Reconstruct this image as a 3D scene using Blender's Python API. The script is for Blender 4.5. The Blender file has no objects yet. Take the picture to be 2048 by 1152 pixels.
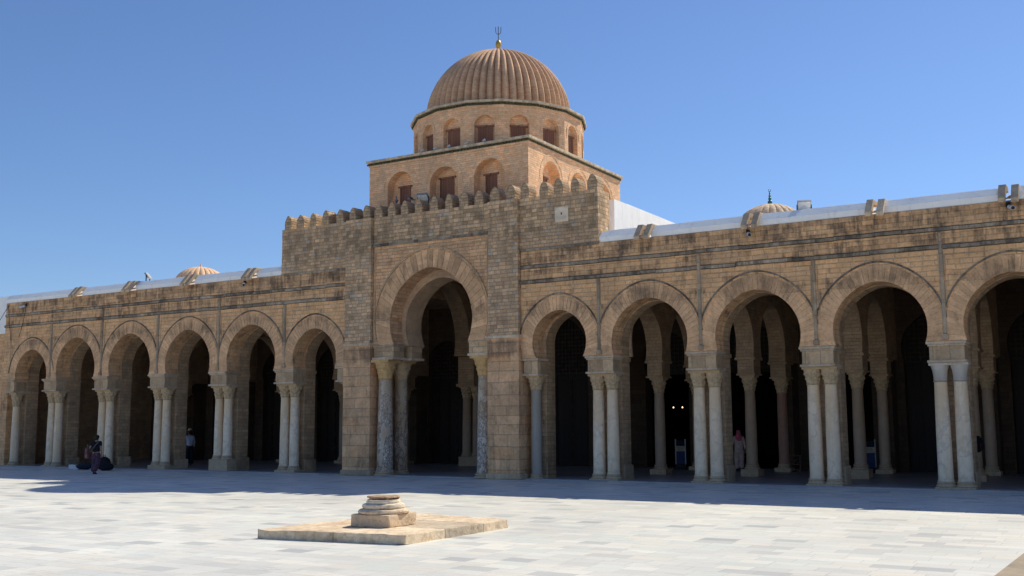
import bpy, bmesh, math, random
from mathutils import Vector, Matrix, noise
random.seed(7)
S = 1.2                                   # survey units -> metres
scene = bpy.context.scene
C = scene.collection
R_ = math.radians
PI = math.pi

# ------------------------------------------------------------------ node helpers
class NT:
    def __init__(s, name, rough=0.85):
        s.m = bpy.data.materials.new(name); s.m.use_nodes = True
        s.t = s.m.node_tree; s.b = s.t.nodes['Principled BSDF']
        s.b.inputs['Roughness'].default_value = rough
        s.b.inputs['Specular IOR Level'].default_value = 0.3
    def n(s, typ, **kw):
        nd = s.t.nodes.new(typ)
        for k, v in kw.items(): setattr(nd, k, v)
        return nd
    def l(s, a, b): s.t.links.new(a, b)
    def put(s, sock, v):
        if isinstance(v, bpy.types.NodeSocket): s.l(v, sock)
        elif v is not None: sock.default_value = v
    def math(s, op, a, b=None, c=None, clamp=False):
        nd = s.n('ShaderNodeMath', operation=op); nd.use_clamp = clamp
        s.put(nd.inputs[0], a); s.put(nd.inputs[1], b)
        if c is not None: s.put(nd.inputs[2], c)
        return nd.outputs[0]
    def smooth(s, v, a, b, x=0.0, y=1.0):
        nd = s.n('ShaderNodeMapRange', interpolation_type='SMOOTHSTEP')
        s.put(nd.inputs[0], v)
        for i, q in enumerate((a, b, x, y)): s.put(nd.inputs[1 + i], q)
        return nd.outputs[0]
    def mix(s, f, a, b, mode='MIX'):
        nd = s.n('ShaderNodeMix', data_type='RGBA', blend_type=mode)
        s.put(nd.inputs[0], f)
        for i, v in ((6, a), (7, b)):
            if isinstance(v, tuple) and len(v) == 3: v = v + (1,)
            s.put(nd.inputs[i], v)
        return nd.outputs[2]
    def noise(s, vec, scale, detail=4, rough=0.55, out=0):
        nd = s.n('ShaderNodeTexNoise'); nd.inputs['Scale'].default_value = scale
        nd.inputs['Detail'].default_value = detail; nd.inputs['Roughness'].default_value = rough
        s.put(nd.inputs['Vector'], vec); return nd.outputs[out]
    def white(s, a, b=0.0, out='Value'):
        nd = s.n('ShaderNodeTexWhiteNoise', noise_dimensions='2D')
        cb = s.n('ShaderNodeCombineXYZ'); s.put(cb.inputs[0], a); s.put(cb.inputs[1], b)
        s.l(cb.outputs[0], nd.inputs['Vector']); return nd.outputs[out]
    def comb(s, x, y, z):
        cb = s.n('ShaderNodeCombineXYZ')
        for i, v in enumerate((x, y, z)): s.put(cb.inputs[i], v)
        return cb.outputs[0]
    def ramp(s, f, stops, mode='LINEAR'):
        nd = s.n('ShaderNodeValToRGB'); cr = nd.color_ramp; cr.interpolation = mode
        while len(cr.elements) < len(stops): cr.elements.new(0.5)
        for e, (p, c) in zip(cr.elements, stops):
            e.position = p; e.color = (c + (1,)) if len(c) == 3 else c
        s.put(nd.inputs[0], f); return nd.outputs[0]
    def coord(s):
        tc = s.n('ShaderNodeTexCoord'); oi = s.n('ShaderNodeObjectInfo')
        sp = s.n('ShaderNodeSeparateXYZ'); s.l(tc.outputs['Object'], sp.inputs[0])
        return tc.outputs['Object'], sp.outputs[0], sp.outputs[1], sp.outputs[2], oi.outputs['Random']
    def rndvec(s, vec, rnd, k=37.0):
        nd = s.n('ShaderNodeVectorMath', operation='ADD')
        s.l(vec, nd.inputs[0]); s.l(s.comb(s.math('MULTIPLY', rnd, k), s.math('MULTIPLY', rnd, k * .7), s.math('MULTIPLY', rnd, k * .3)), nd.inputs[1])
        return nd.outputs[0]
    def bump(s, h, strength=0.5, dist=0.02):
        nd = s.n('ShaderNodeBump'); nd.inputs['Strength'].default_value = strength
        nd.inputs['Distance'].default_value = dist; s.put(nd.inputs['Height'], h)
        s.l(nd.outputs[0], s.b.inputs['Normal'])
    def color(s, c): s.put(s.b.inputs['Base Color'], (c + (1,)) if isinstance(c, tuple) and len(c) == 3 else c)

def simple(name, col, rough=0.7, metal=0.0, var=0.15, scale=9.0):
    n = NT(name, rough); v, x, y, z, r = n.coord()
    f = n.noise(n.rndvec(v, r), scale, 5)
    d = tuple(c * (1 - var * 1.6) for c in col); b = tuple(min(1, c * (1 + var)) for c in col)
    n.color(n.mix(n.smooth(f, .3, .7), d, b)); n.b.inputs['Metallic'].default_value = metal
    n.bump(f, .25, .01)
    return n.m

def masonry(name, base, course=.22, length=.5, var=.22, mortar=(.30, .24, .17), mw=.012, stain=.5,
            staincol=(.06, .052, .045), zbands=(), polar=False, redness=.12, bumpd=.018, rowvar=.0, blotch=1.0, pale=.0, cellstain=.07, runscale=2.2):
    """coursed stone / brick; u runs along the wall, v up it"""
    n = NT(name, .92); v, x, y, z, rnd = n.coord()
    if polar:
        ang = n.math('ARCTAN2', y, x); u = n.math('MULTIPLY', ang, polar)
    else:
        u = n.math('ADD', x, y)
    wob = n.noise(v, .9, 2)
    wv = n.math('MULTIPLY_ADD', n.math('SUBTRACT', wob, .5), .05, z)
    if rowvar:
        wv = n.math('ADD', wv, n.math('MULTIPLY', n.math('SINE', n.math('MULTIPLY', z, 2.9)), rowvar))
    vr = n.math('DIVIDE', wv, course); row = n.math('FLOOR', vr); fv = n.math('FRACT', vr)
    rr = n.white(row, 3.7)
    lr = n.math('MULTIPLY', length, n.math('MULTIPLY_ADD', n.white(row, 9.1), .6, .7))
    uu = n.math('ADD', n.math('DIVIDE', u, lr), n.math('MULTIPLY', rr, 7.3))
    col = n.math('FLOOR', uu); fu = n.math('FRACT', uu)
    c1 = n.white(col, row); c2 = n.white(n.math('ADD', col, 51.3), row)
    du = n.math('MULTIPLY', n.math('SUBTRACT', .5, n.math('ABSOLUTE', n.math('SUBTRACT', fu, .5))), lr)
    dv = n.math('MULTIPLY', n.math('SUBTRACT', .5, n.math('ABSOLUTE', n.math('SUBTRACT', fv, .5))), course)
    fine = n.noise(v, 14, 5, .7)
    dm = n.math('ADD', n.math('MINIMUM', du, dv), n.math('MULTIPLY', n.math('SUBTRACT', fine, .5), mw * 1.6))
    mort = n.smooth(dm, mw * .4, mw * 1.8, 1, 0)
    at = n.n('ShaderNodeAttribute', attribute_name='tone')
    tone = n.math('ADD', c1, n.math('SUBTRACT', at.outputs['Fac'], .5))
    lo = tuple(c * (1 - var) for c in base); hi = tuple(min(1, c * (1 + var)) for c in base)
    red = (base[0] * 1.04, base[1] * .86, base[2] * .72); gry = (base[0] * .82, base[1] * .88, base[2] * .98)
    cc = n.mix(tone, lo, hi); cc.node.clamp_factor = False
    cc = n.mix(n.math('MULTIPLY', n.smooth(c2, .75, 1.0), redness * 4, clamp=True), cc, red)
    cc = n.mix(n.math('MULTIPLY', n.smooth(c2, .25, .0), .5), cc, gry)
    if pale:
        cc = n.mix(n.math('MULTIPLY', n.math('GREATER_THAN', n.white(col, n.math('ADD', row, 17.7)), 1 - pale), .7), cc, (.52, .46, .37))
    big = n.noise(v, .55, 4, .6); mid = n.noise(v, 2.6, 5, .65)
    cc = n.mix(1.0, cc, n.ramp(big, [(.3, (.80, .80, .82)), (.7, (1.16, 1.13, 1.08))]), 'MULTIPLY')
    cc = n.mix(1.0, cc, n.ramp(mid, [(.3, (.8, .8, .8)), (.72, (1.12, 1.12, 1.12))]), 'MULTIPLY')
    cc = n.mix(1.0, cc, n.ramp(fine, [(.28, (.78, .77, .76)), (.5, (1, 1, 1)), (.75, (1.15, 1.14, 1.12))]), 'MULTIPLY')
    cc = n.mix(n.math('MULTIPLY', mort, .6), cc, mortar)
    # weather stains: blotches broken by stones + vertical runs, heavier inside zbands
    mp = n.n('ShaderNodeMapping'); mp.inputs['Scale'].default_value = (runscale, runscale, runscale * .16); n.l(v, mp.inputs['Vector'])
    runs = n.noise(mp.outputs[0], 1.6, 5, .7); blot = n.noise(v, 1.15, 6, .72)
    env = .0
    for (a, b, k) in zbands:
        f = n.math('MULTIPLY', n.math('MULTIPLY', n.smooth(z, a, a + (b - a) * .35), n.smooth(z, b - (b - a) * .25, b, 1, 0)), k)
        env = n.math('MAXIMUM', env, f)
    s1 = n.math('ADD', n.math('MULTIPLY', blot, .6 * blotch), n.math('MULTIPLY', runs, .5))
    s1 = n.math('ADD', s1, n.math('MULTIPLY', n.math('SUBTRACT', c2, .5), cellstain))
    s1 = n.math('ADD', s1, n.math('MULTIPLY', env, .17))
    st = n.math('MULTIPLY', n.smooth(s1, .55, .78), stain, clamp=True)
    cc = n.mix(st, cc, staincol)
    n.color(cc)
    h = n.math('ADD', n.math('MULTIPLY', mort, -1.0), n.math('MULTIPLY', fine, .7))
    h = n.math('ADD', h, n.math('MULTIPLY', c1, .35)); h = n.math('ADD', h, n.math('MULTIPLY', mid, .6))
    n.bump(h, .75, bumpd)
    return n.m

def marble(name, base, dirty, rough=.55, vein=(.35, .34, .33)):
    n = NT(name, rough); v0, x, y, z, rnd = n.coord(); v = n.rndvec(v0, rnd)
    w = n.noise(v, 1.3, 6, .6); f = n.noise(v, 5, 6, .65)
    mp = n.n('ShaderNodeMapping'); mp.inputs['Scale'].default_value = (3, 3, .5); n.l(v, mp.inputs['Vector'])
    st = n.noise(mp.outputs[0], 1.6, 5, .65)
    tint = n.white(rnd, 2.0)
    c = n.mix(n.smooth(f, .3, .7), tuple(b * .86 for b in base), base)
    c = n.mix(n.math('MULTIPLY', n.smooth(n.math('ABSOLUTE', n.math('SUBTRACT', w, .5)), .0, .035, 1, 0), .4), c, vein)
    c = n.mix(n.math('MULTIPLY', tint, .4), c, dirty)
    top = n.smooth(z, 1.2, 3.4)
    c = n.mix(n.math('MULTIPLY', n.smooth(n.math('ADD', st, n.math('MULTIPLY', top, .16)), .45, .72), .75), c, dirty)
    foot = n.smooth(z, 0.0, .5, 1, 0)
    c = n.mix(n.math('MULTIPLY', foot, .45), c, (.33, .27, .2))
    n.color(c); n.bump(n.math('ADD', f, st), .3, .012)
    return n.m

def breccia(name):
    n = NT(name, .5); v0, x, y, z, rnd = n.coord(); v = n.rndvec(v0, rnd)
    mp = n.n('ShaderNodeMapping'); mp.inputs['Scale'].default_value = (1, 1, .6); n.l(v, mp.inputs['Vector']); v = mp.outputs[0]
    a = n.noise(v, 2.2, 7, .72); b = n.noise(v, 5.5, 7, .75); big = n.noise(v, 1.1, 3, .5); f = n.noise(v, 16, 5, .7)
    c = n.ramp(n.smooth(big, .36, .64), [(0, (.52, .36, .22)), (.45, (.64, .51, .38)), (.62, (.80, .68, .53)), (1, (.68, .58, .47))])
    m1 = n.math('MULTIPLY', n.smooth(n.math('ABSOLUTE', n.math('SUBTRACT', a, .5)), .0, .045, 1, 0), .9)
    m2 = n.math('MULTIPLY', n.smooth(n.math('ABSOLUTE', n.math('SUBTRACT', b, .52)), .0, .05, 1, 0), n.smooth(a, .42, .6))
    c = n.mix(n.math('MAXIMUM', m1, m2), c, (.15, .09, .065))
    c = n.mix(n.math('MULTIPLY', n.smooth(b, .58, .68), .7), c, (.32, .21, .15))
    hi = n.smooth(n.math('ADD', z, n.math('MULTIPLY', f, 1.2)), 2.0, 4.2)
    c = n.mix(n.math('MULTIPLY', hi, .6), c, (.46, .33, .2))
    n.color(c); n.bump(n.math('ADD', f, b), .35, .012)
    return n.m

def paving(name, L, W, light, dark, rough=.5):
    n = NT(name, rough); v, x, y, z, rnd = n.coord()
    vr = n.math('DIVIDE', y, W); row = n.math('FLOOR', vr); fv = n.math('FRACT', vr)
    lr = n.math('MULTIPLY', L, n.math('MULTIPLY_ADD', n.white(row, 4.4), .5, .75))
    uu = n.math('ADD', n.math('DIVIDE', x, lr), n.math('MULTIPLY', n.white(row, 1.3), 9.0))
    col = n.math('FLOOR', uu); fu = n.math('FRACT', uu)
    c1 = n.white(col, row); c2 = n.white(n.math('ADD', col, 31.1), row)
    du = n.math('MULTIPLY', n.math('SUBTRACT', .5, n.math('ABSOLUTE', n.math('SUBTRACT', fu, .5))), lr)
    dv = n.math('MULTIPLY', n.math('SUBTRACT', .5, n.math('ABSOLUTE', n.math('SUBTRACT', fv, .5))), W)
    jt = n.smooth(n.math('MINIMUM', du, dv), .002, .012, 1, 0)
    k = lambda a, b, t: tuple(p * (1 - t) + q * t for p, q in zip(a, b))
    L_ = light
    c = n.ramp(c1, [(0, dark), (.04, k(dark, L_, .4)), (.14, k(dark, L_, .72)), (.3, k(dark, L_, .9)), (.5, L_), (.62, (L_[0] * 1.02, L_[1] * .985, L_[2] * .94)), (.75, (L_[0] * .90, L_[1] * .95, L_[2] * .96)), (.88, (L_[0] * 1.05, L_[1] * 1.05, L_[2] * 1.04)), (1, (L_[0] * 1.1, L_[1] * 1.08, L_[2] * 1.04))])
    of = n.n('ShaderNodeVectorMath', operation='MULTIPLY_ADD'); n.l(n.comb(c1, c2, c1), of.inputs[0]); of.inputs[1].default_value = (40, 40, 40); n.l(v, of.inputs[2])
    mp = n.n('ShaderNodeMapping'); mp.inputs['Scale'].default_value = (1, 2.6, 1); mp.inputs['Rotation'].default_value = (0, 0, .35); n.l(of.outputs[0], mp.inputs['Vector'])
    ve = n.noise(mp.outputs[0], 2.0, 6, .65)
    c = n.mix(n.math('MULTIPLY', n.smooth(ve, .48, .72), n.math('MULTIPLY_ADD', c2, .75, .12)), c, tuple(a * .72 for a in light[:2]) + (light[2] * .77,))
    big = n.noise(v, .16, 4, .6)
    c = n.mix(1.0, c, n.ramp(big, [(.32, (.86, .86, .86)), (.66, (1.06, 1.06, 1.04))]), 'MULTIPLY')
    sm = n.noise(v, 22, 4, .7)
    c = n.mix(1.0, c, n.ramp(sm, [(.3, (.93, .93, .93)), (.7, (1.03, 1.03, 1.03))]), 'MULTIPLY')
    c = n.mix(n.math('MULTIPLY', jt, n.math('MULTIPLY_ADD', n.noise(v, .8, 3), 1.2, -.15, clamp=True)), c, tuple(a * .5 for a in light))
    n.color(c); n.put(n.b.inputs['Roughness'], n.math('MULTIPLY_ADD', ve, .25, rough - .12))
    n.bump(n.math('ADD', n.math('MULTIPLY', jt, -1.0), n.math('MULTIPLY', c2, .5)), .3, .006)
    return n.m

M = {}
FB = (.83, .495, .25)
M['facade'] = masonry('weathered ochre ashlar', FB, .155, .46, .10, mw=.009, mortar=(.50, .34, .20), stain=.86, staincol=(.075, .062, .05), zbands=((7.5, 8.35, .62), (6.95, 7.55, .4), (5.6, 6.4, .2), (0, 1.0, .25)), redness=.07, runscale=3.2)
M['gate'] = masonry('grey stained rubble ashlar', (.67, .45, .262), .135, .27, .24, mw=.012, mortar=(.30, .23, .16), stain=.66, staincol=(.15, .118, .074), zbands=((8.2, 10.3, .55), (4.2, 5.4, .3), (0, .9, .2)), redness=.12, rowvar=.03, pale=.06, cellstain=.14, runscale=3.0)
M['gatelow'] = masonry('large worn ochre blocks', (.79, .48, .258), .38, .95, .11, mw=.01, mortar=(.42, .28, .165), stain=.62, runscale=2.6, zbands=((4.2, 5.1, .9), (0, .9, .3)), redness=.14, rowvar=.06)
M['panel'] = masonry('gate panel brickwork', (.76, .455, .245), .13, .36, .18, mw=.01, stain=.55, zbands=((8.8, 10.2, .9),), redness=.1)
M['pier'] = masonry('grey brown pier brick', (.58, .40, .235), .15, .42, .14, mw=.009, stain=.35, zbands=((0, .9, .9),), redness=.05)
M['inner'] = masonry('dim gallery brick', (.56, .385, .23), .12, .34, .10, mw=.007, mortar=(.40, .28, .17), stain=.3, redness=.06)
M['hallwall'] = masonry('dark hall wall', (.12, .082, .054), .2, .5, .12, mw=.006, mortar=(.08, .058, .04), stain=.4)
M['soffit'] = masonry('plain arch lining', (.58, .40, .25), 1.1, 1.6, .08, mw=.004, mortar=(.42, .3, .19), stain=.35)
M['vouss'] = masonry('arch stone', (.79, .485, .262), 3.0, 9.0, .17, mw=.001, stain=.7, staincol=(.1, .08, .062), zbands=((5.6, 6.7, .4), (7.2, 8.6, .4)), redness=.02)
M['mould'] = masonry('black crusted moulding', (.42, .335, .24), .6, .7, .3, mw=.004, stain=.8, zbands=((0, 12, .5),), redness=.05, bumpd=.03)
M['strip'] = masonry('grey colonnette stone', (.46, .35, .235), .9, 2.0, .2, mw=.01, stain=.7, redness=.04)
M['block'] = masonry('impost stone', (.58, .41, .245), 1.2, .55, .2, mw=.008, stain=.45, redness=.1)
M['abacus'] = masonry('pale abacus stone', (.62, .48, .33), 1.0, .9, .16, mw=.004, stain=.5, redness=.05)
M['tower'] = masonry('tan brick', (.88, .545, .315), .085, .27, .13, mortar=(.55, .40, .26), mw=.008, stain=.16, redness=.14, staincol=(.16, .12, .09), bumpd=.012)
M['drum'] = masonry('tan drum brick', (.88, .545, .315), .085, .27, .13, mortar=(.55, .40, .26), mw=.008, stain=.16, redness=.14, staincol=(.16, .12, .09), polar=3.7, bumpd=.012)
M['merlon'] = masonry('merlon rubble', (.54, .37, .22), .11, .25, .34, mw=.012, stain=.55, redness=.2, bumpd=.03)
def dome_mat():
    n = NT('ribbed dome brick', .93); v, x, y, z, rnd = n.coord()
    a = n.math('ARCTAN2', y, x)
    row = n.math('FLOOR', n.math('DIVIDE', z, .075)); fr = n.math('FRACT', n.math('DIVIDE', z, .075))
    cell = n.white(n.math('FLOOR', n.math('MULTIPLY', a, 58 / (2 * PI) * 2)), row)
    f = n.noise(v, 9, 5, .7); g = n.noise(v, 1.0, 5, .65)
    c = n.mix(cell, (.63, .395, .235), (.76, .48, .29))
    c = n.mix(1.0, c, n.ramp(g, [(.3, (.76, .76, .77)), (.7, (1.12, 1.10, 1.07))]), 'MULTIPLY')
    c = n.mix(1.0, c, n.ramp(f, [(.3, (.86, .85, .84)), (.7, (1.08, 1.08, 1.08))]), 'MULTIPLY')
    j = n.smooth(n.math('ABSOLUTE', n.math('SUBTRACT', fr, .5)), .3, .48)
    c = n.mix(n.math('MULTIPLY', j, .35), c, (.3, .2, .12))
    n.color(c)
    return n.m
M['dome'] = dome_mat()
def limewash():
    n = NT('limewash', .9); v, x, y, z, r = n.coord()
    mp = n.n('ShaderNodeMapping'); mp.inputs['Scale'].default_value = (3.5, 3.5, .5); n.l(v, mp.inputs['Vector'])
    st = n.noise(mp.outputs[0], 1.5, 5, .7); g = n.noise(v, 1.1, 5, .65); f = n.noise(v, 11, 5, .7)
    c = n.mix(n.smooth(g, .3, .7), (.90, .885, .85), (.97, .955, .91))
    c = n.mix(n.math('MULTIPLY', n.smooth(st, .52, .75), .42), c, (.56, .50, .42))
    c = n.mix(n.math('MULTIPLY', n.smooth(f, .62, .78), .35), c, (.6, .55, .48))
    n.color(c); n.bump(n.math('ADD', g, f), .4, .02); return n.m
M['white'] = limewash()
M['coping'] = simple('sun bleached cornice stone', (.56, .45, .31), .9, var=.2, scale=5)
M['green'] = simple('green glazed tile', (.085, .085, .045), .5, var=.4, scale=14)
M['ltdome'] = simple('pale dome render', (.78, .58, .38), .9, var=.15, scale=6)
M['ltdome2'] = simple('peach dome render', (.85, .55, .33), .9, var=.12, scale=6)
M['col'] = marble('grey white marble', (.95, .77, .56), (.76, .52, .28))
M['colgrey'] = marble('blue grey marble', (.42, .37, .31), (.36, .3, .22))
M['colin'] = marble('brownish granite', (.54, .40, .28), (.44, .285, .16))
M['colred'] = marble('red brown fluted marble', (.46, .25, .17), (.36, .19, .12))
M['breccia'] = breccia('purple veined breccia')
M['capital'] = masonry('carved ochre capital', (.62, .45, .26), 3, 9, .15, mw=.001, stain=.6, redness=.05, bumpd=.04)
M['capgold'] = masonry('orange ochre capital', (.66, .42, .18), 3, 9, .18, mw=.001, stain=.45, redness=.05, bumpd=.05)
M['capwhite'] = marble('white capital', (.72, .67, .6), (.55, .43, .28))
M['basest'] = masonry('worn base stone', (.50, .38, .25), 1.4, 3, .2, mw=.004, stain=.4, redness=.1, bumpd=.04)
def wood(name, a, b, plank=.14):
    n = NT(name, .6); v, x, y, z, rnd = n.coord()
    u = n.math('DIVIDE', n.math('ADD', x, y), plank)
    k = n.white(n.math('FLOOR', u), 1.0); mp = n.n('ShaderNodeMapping'); mp.inputs['Scale'].default_value = (9, 9, .7); n.l(v, mp.inputs['Vector'])
    g = n.noise(mp.outputs[0], 2.5, 5, .7)
    c = n.mix(n.math('ADD', n.math('MULTIPLY', k, .4), n.math('MULTIPLY', g, .6)), a, b)
    gap = n.smooth(n.math('ABSOLUTE', n.math('SUBTRACT', n.math('FRACT', u), .5)), .43, .49)
    n.color(n.mix(n.math('MULTIPLY', gap, .8), c, (.01, .006, .004))); n.bump(n.math('SUBTRACT', g, gap), .4, .01)
    return n.m
M['shutter'] = wood('red brown shutter wood', (.15, .058, .032), (.30, .135, .08))
M['frame'] = wood('red brown frame wood', (.18, .075, .045), (.34, .16, .09), .6)
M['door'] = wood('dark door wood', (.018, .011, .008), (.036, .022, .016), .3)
M['lattice'] = simple('carved lattice wood', (.06, .043, .03), .7, var=.3, scale=6)
M['standwood'] = wood('stand wood', (.10, .045, .03), (.19, .095, .06), .5)
M['court'] = paving('white marble paving', .62, .36, (.775, .755, .69), (.47, .48, .47), .5)
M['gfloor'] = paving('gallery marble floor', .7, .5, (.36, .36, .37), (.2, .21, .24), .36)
M['border'] = masonry('beige border stone', (.46, .38, .28), .35, .5, .2, mw=.01, stain=.3)
def slab_mat():
    n = NT('worn platform limestone', .9); v, x, y, z, rnd = n.coord()
    f = n.noise(v, 7, 6, .7); g = n.noise(v, 1.4, 5, .65)
    c = n.mix(n.smooth(g, .35, .65), (.68, .51, .335), (.88, .715, .505))
    cx = n.math('FRACT', n.math('DIVIDE', x, 1.55)); cy = n.math('FRACT', n.math('ADD', .37, n.math('DIVIDE', y, 1.25)))
    t = n.white(n.math('FLOOR', n.math('DIVIDE', x, 1.55)), n.math('FLOOR', n.math('ADD', .37, n.math('DIVIDE', y, 1.25))))
    c = n.mix(n.math('MULTIPLY', n.smooth(t, .72, .8), .45), c, (.30, .26, .21))
    c = n.mix(1.0, c, n.ramp(f, [(.28, (.55, .52, .48)), (.5, (1, 1, 1)), (.8, (1.12, 1.1, 1.08))]), 'MULTIPLY')
    j = n.math('MAXIMUM', n.smooth(n.math('ABSOLUTE', n.math('SUBTRACT', cx, .5)), .485, .5), n.smooth(n.math('ABSOLUTE', n.math('SUBTRACT', cy, .5)), .485, .5))
    n.color(n.mix(n.math('MULTIPLY', j, .3), c, (.25, .19, .12))); n.bump(n.math('SUBTRACT', n.math('ADD', f, g), j), .8, .03)
    return n.m
M['slab'] = slab_mat()
def base_mat():
    n = NT('eroded column base stone', .88); v, x, y, z, rnd = n.coord()
    f = n.noise(v, 11, 6, .75); g = n.noise(v, 3, 5, .65)
    c = n.mix(n.smooth(z, .2, .42), (.74, .56, .375), (.88, .765, .585))
    c = n.mix(1.0, c, n.ramp(f, [(.3, (.66, .6, .54)), (.5, (1, 1, 1)), (.8, (1.08, 1.08, 1.08))]), 'MULTIPLY')
    c = n.mix(n.math('MULTIPLY', n.smooth(g, .55, .75), .4), c, (.42, .31, .2))
    n.color(c); n.bump(n.math('ADD', f, g), .9, .035)
    return n.m
M['cbase'] = base_mat()
M['rust'] = simple('rusty metal', (.52, .35, .22), .7, .3, .3, 12)
M['metal'] = simple('grey painted metal', (.35, .36, .37), .45, .3, .1)
M['wmetal'] = simple('white painted metal', (.62, .62, .61), .45, 0, .06)
M['black'] = simple('black plastic', (.018, .018, .02), .5, 0, .2)
M['glass'] = simple('lamp glass', (.75, .75, .74), .2, 0, .1)
M['gold'] = simple('gilded ball', (.55, .38, .10), .4, .5, .15)
M['iron'] = simple('dark iron', (.06, .06, .065), .6, .4, .2)
M['gfin'] = simple('green glazed finial', (.02, .17, .16), .3, 0, .3)
M['plaque'] = simple('pale limestone plaque', (.76, .62, .46), .85, 0, .12, 4)
M['cable'] = simple('black cable', (.03, .028, .026), .6, 0, .2)
M['skin'] = simple('skin', (.36, .21, .14), .6, 0, .08)
M['hair'] = simple('dark hair', (.012, .009, .008), .6, 0, .3)
M['btop'] = simple('black cotton', (.012, .011, .016), .9, 0, .2)
def pat():
    n = NT('purple patterned cloth', .9); v, x, y, z, r = n.coord()
    vo = n.n('ShaderNodeTexVoronoi'); vo.inputs['Scale'].default_value = 14; n.l(v, vo.inputs['Vector'])
    n.color(n.ramp(vo.outputs['Distance'], [(.25, (.16, .10, .15)), (.45, (.055, .028, .05)), (.7, (.11, .05, .06))])); return n.m
M['pattern'] = pat()
M['pink'] = simple('pink scarf', (.62, .13, .19), .9, 0, .2)
M['beige'] = simple('beige cloth', (.66, .49, .42), .9, 0, .1)
M['blueshirt'] = simple('pale blue shirt', (.60, .64, .78), .9, 0, .1)
M['navy'] = simple('navy cloth', (.02, .022, .035), .9, 0, .2)
M['straw'] = simple('straw hat', (.62, .5, .32), .9, 0, .15)
M['strap'] = simple('khaki strap', (.26, .22, .15), .9, 0, .1)
M['rose'] = simple('rose bag cloth', (.30, .13, .13), .9, 0, .3, 4)
M['bluepan'] = simple('blue panel', (.02, .035, .12), .5, 0, .2)
M['buff'] = simple('buff paper', (.50, .42, .31), .8, 0, .15)
M['pigeon'] = simple('pigeon grey', (.16, .17, .2), .8, 0, .3, 20)
M['pigeondark'] = simple('pigeon dark', (.03, .03, .045), .7, 0, .3, 20)
def lampmat():
    n = NT('lit bulb'); n.b.inputs['Emission Color'].default_value = (1, .72, .42, 1); n.b.inputs['Emission Strength'].default_value = 4; n.color((.8, .7, .5)); return n.m
M['bulb'] = lampmat()

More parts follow.
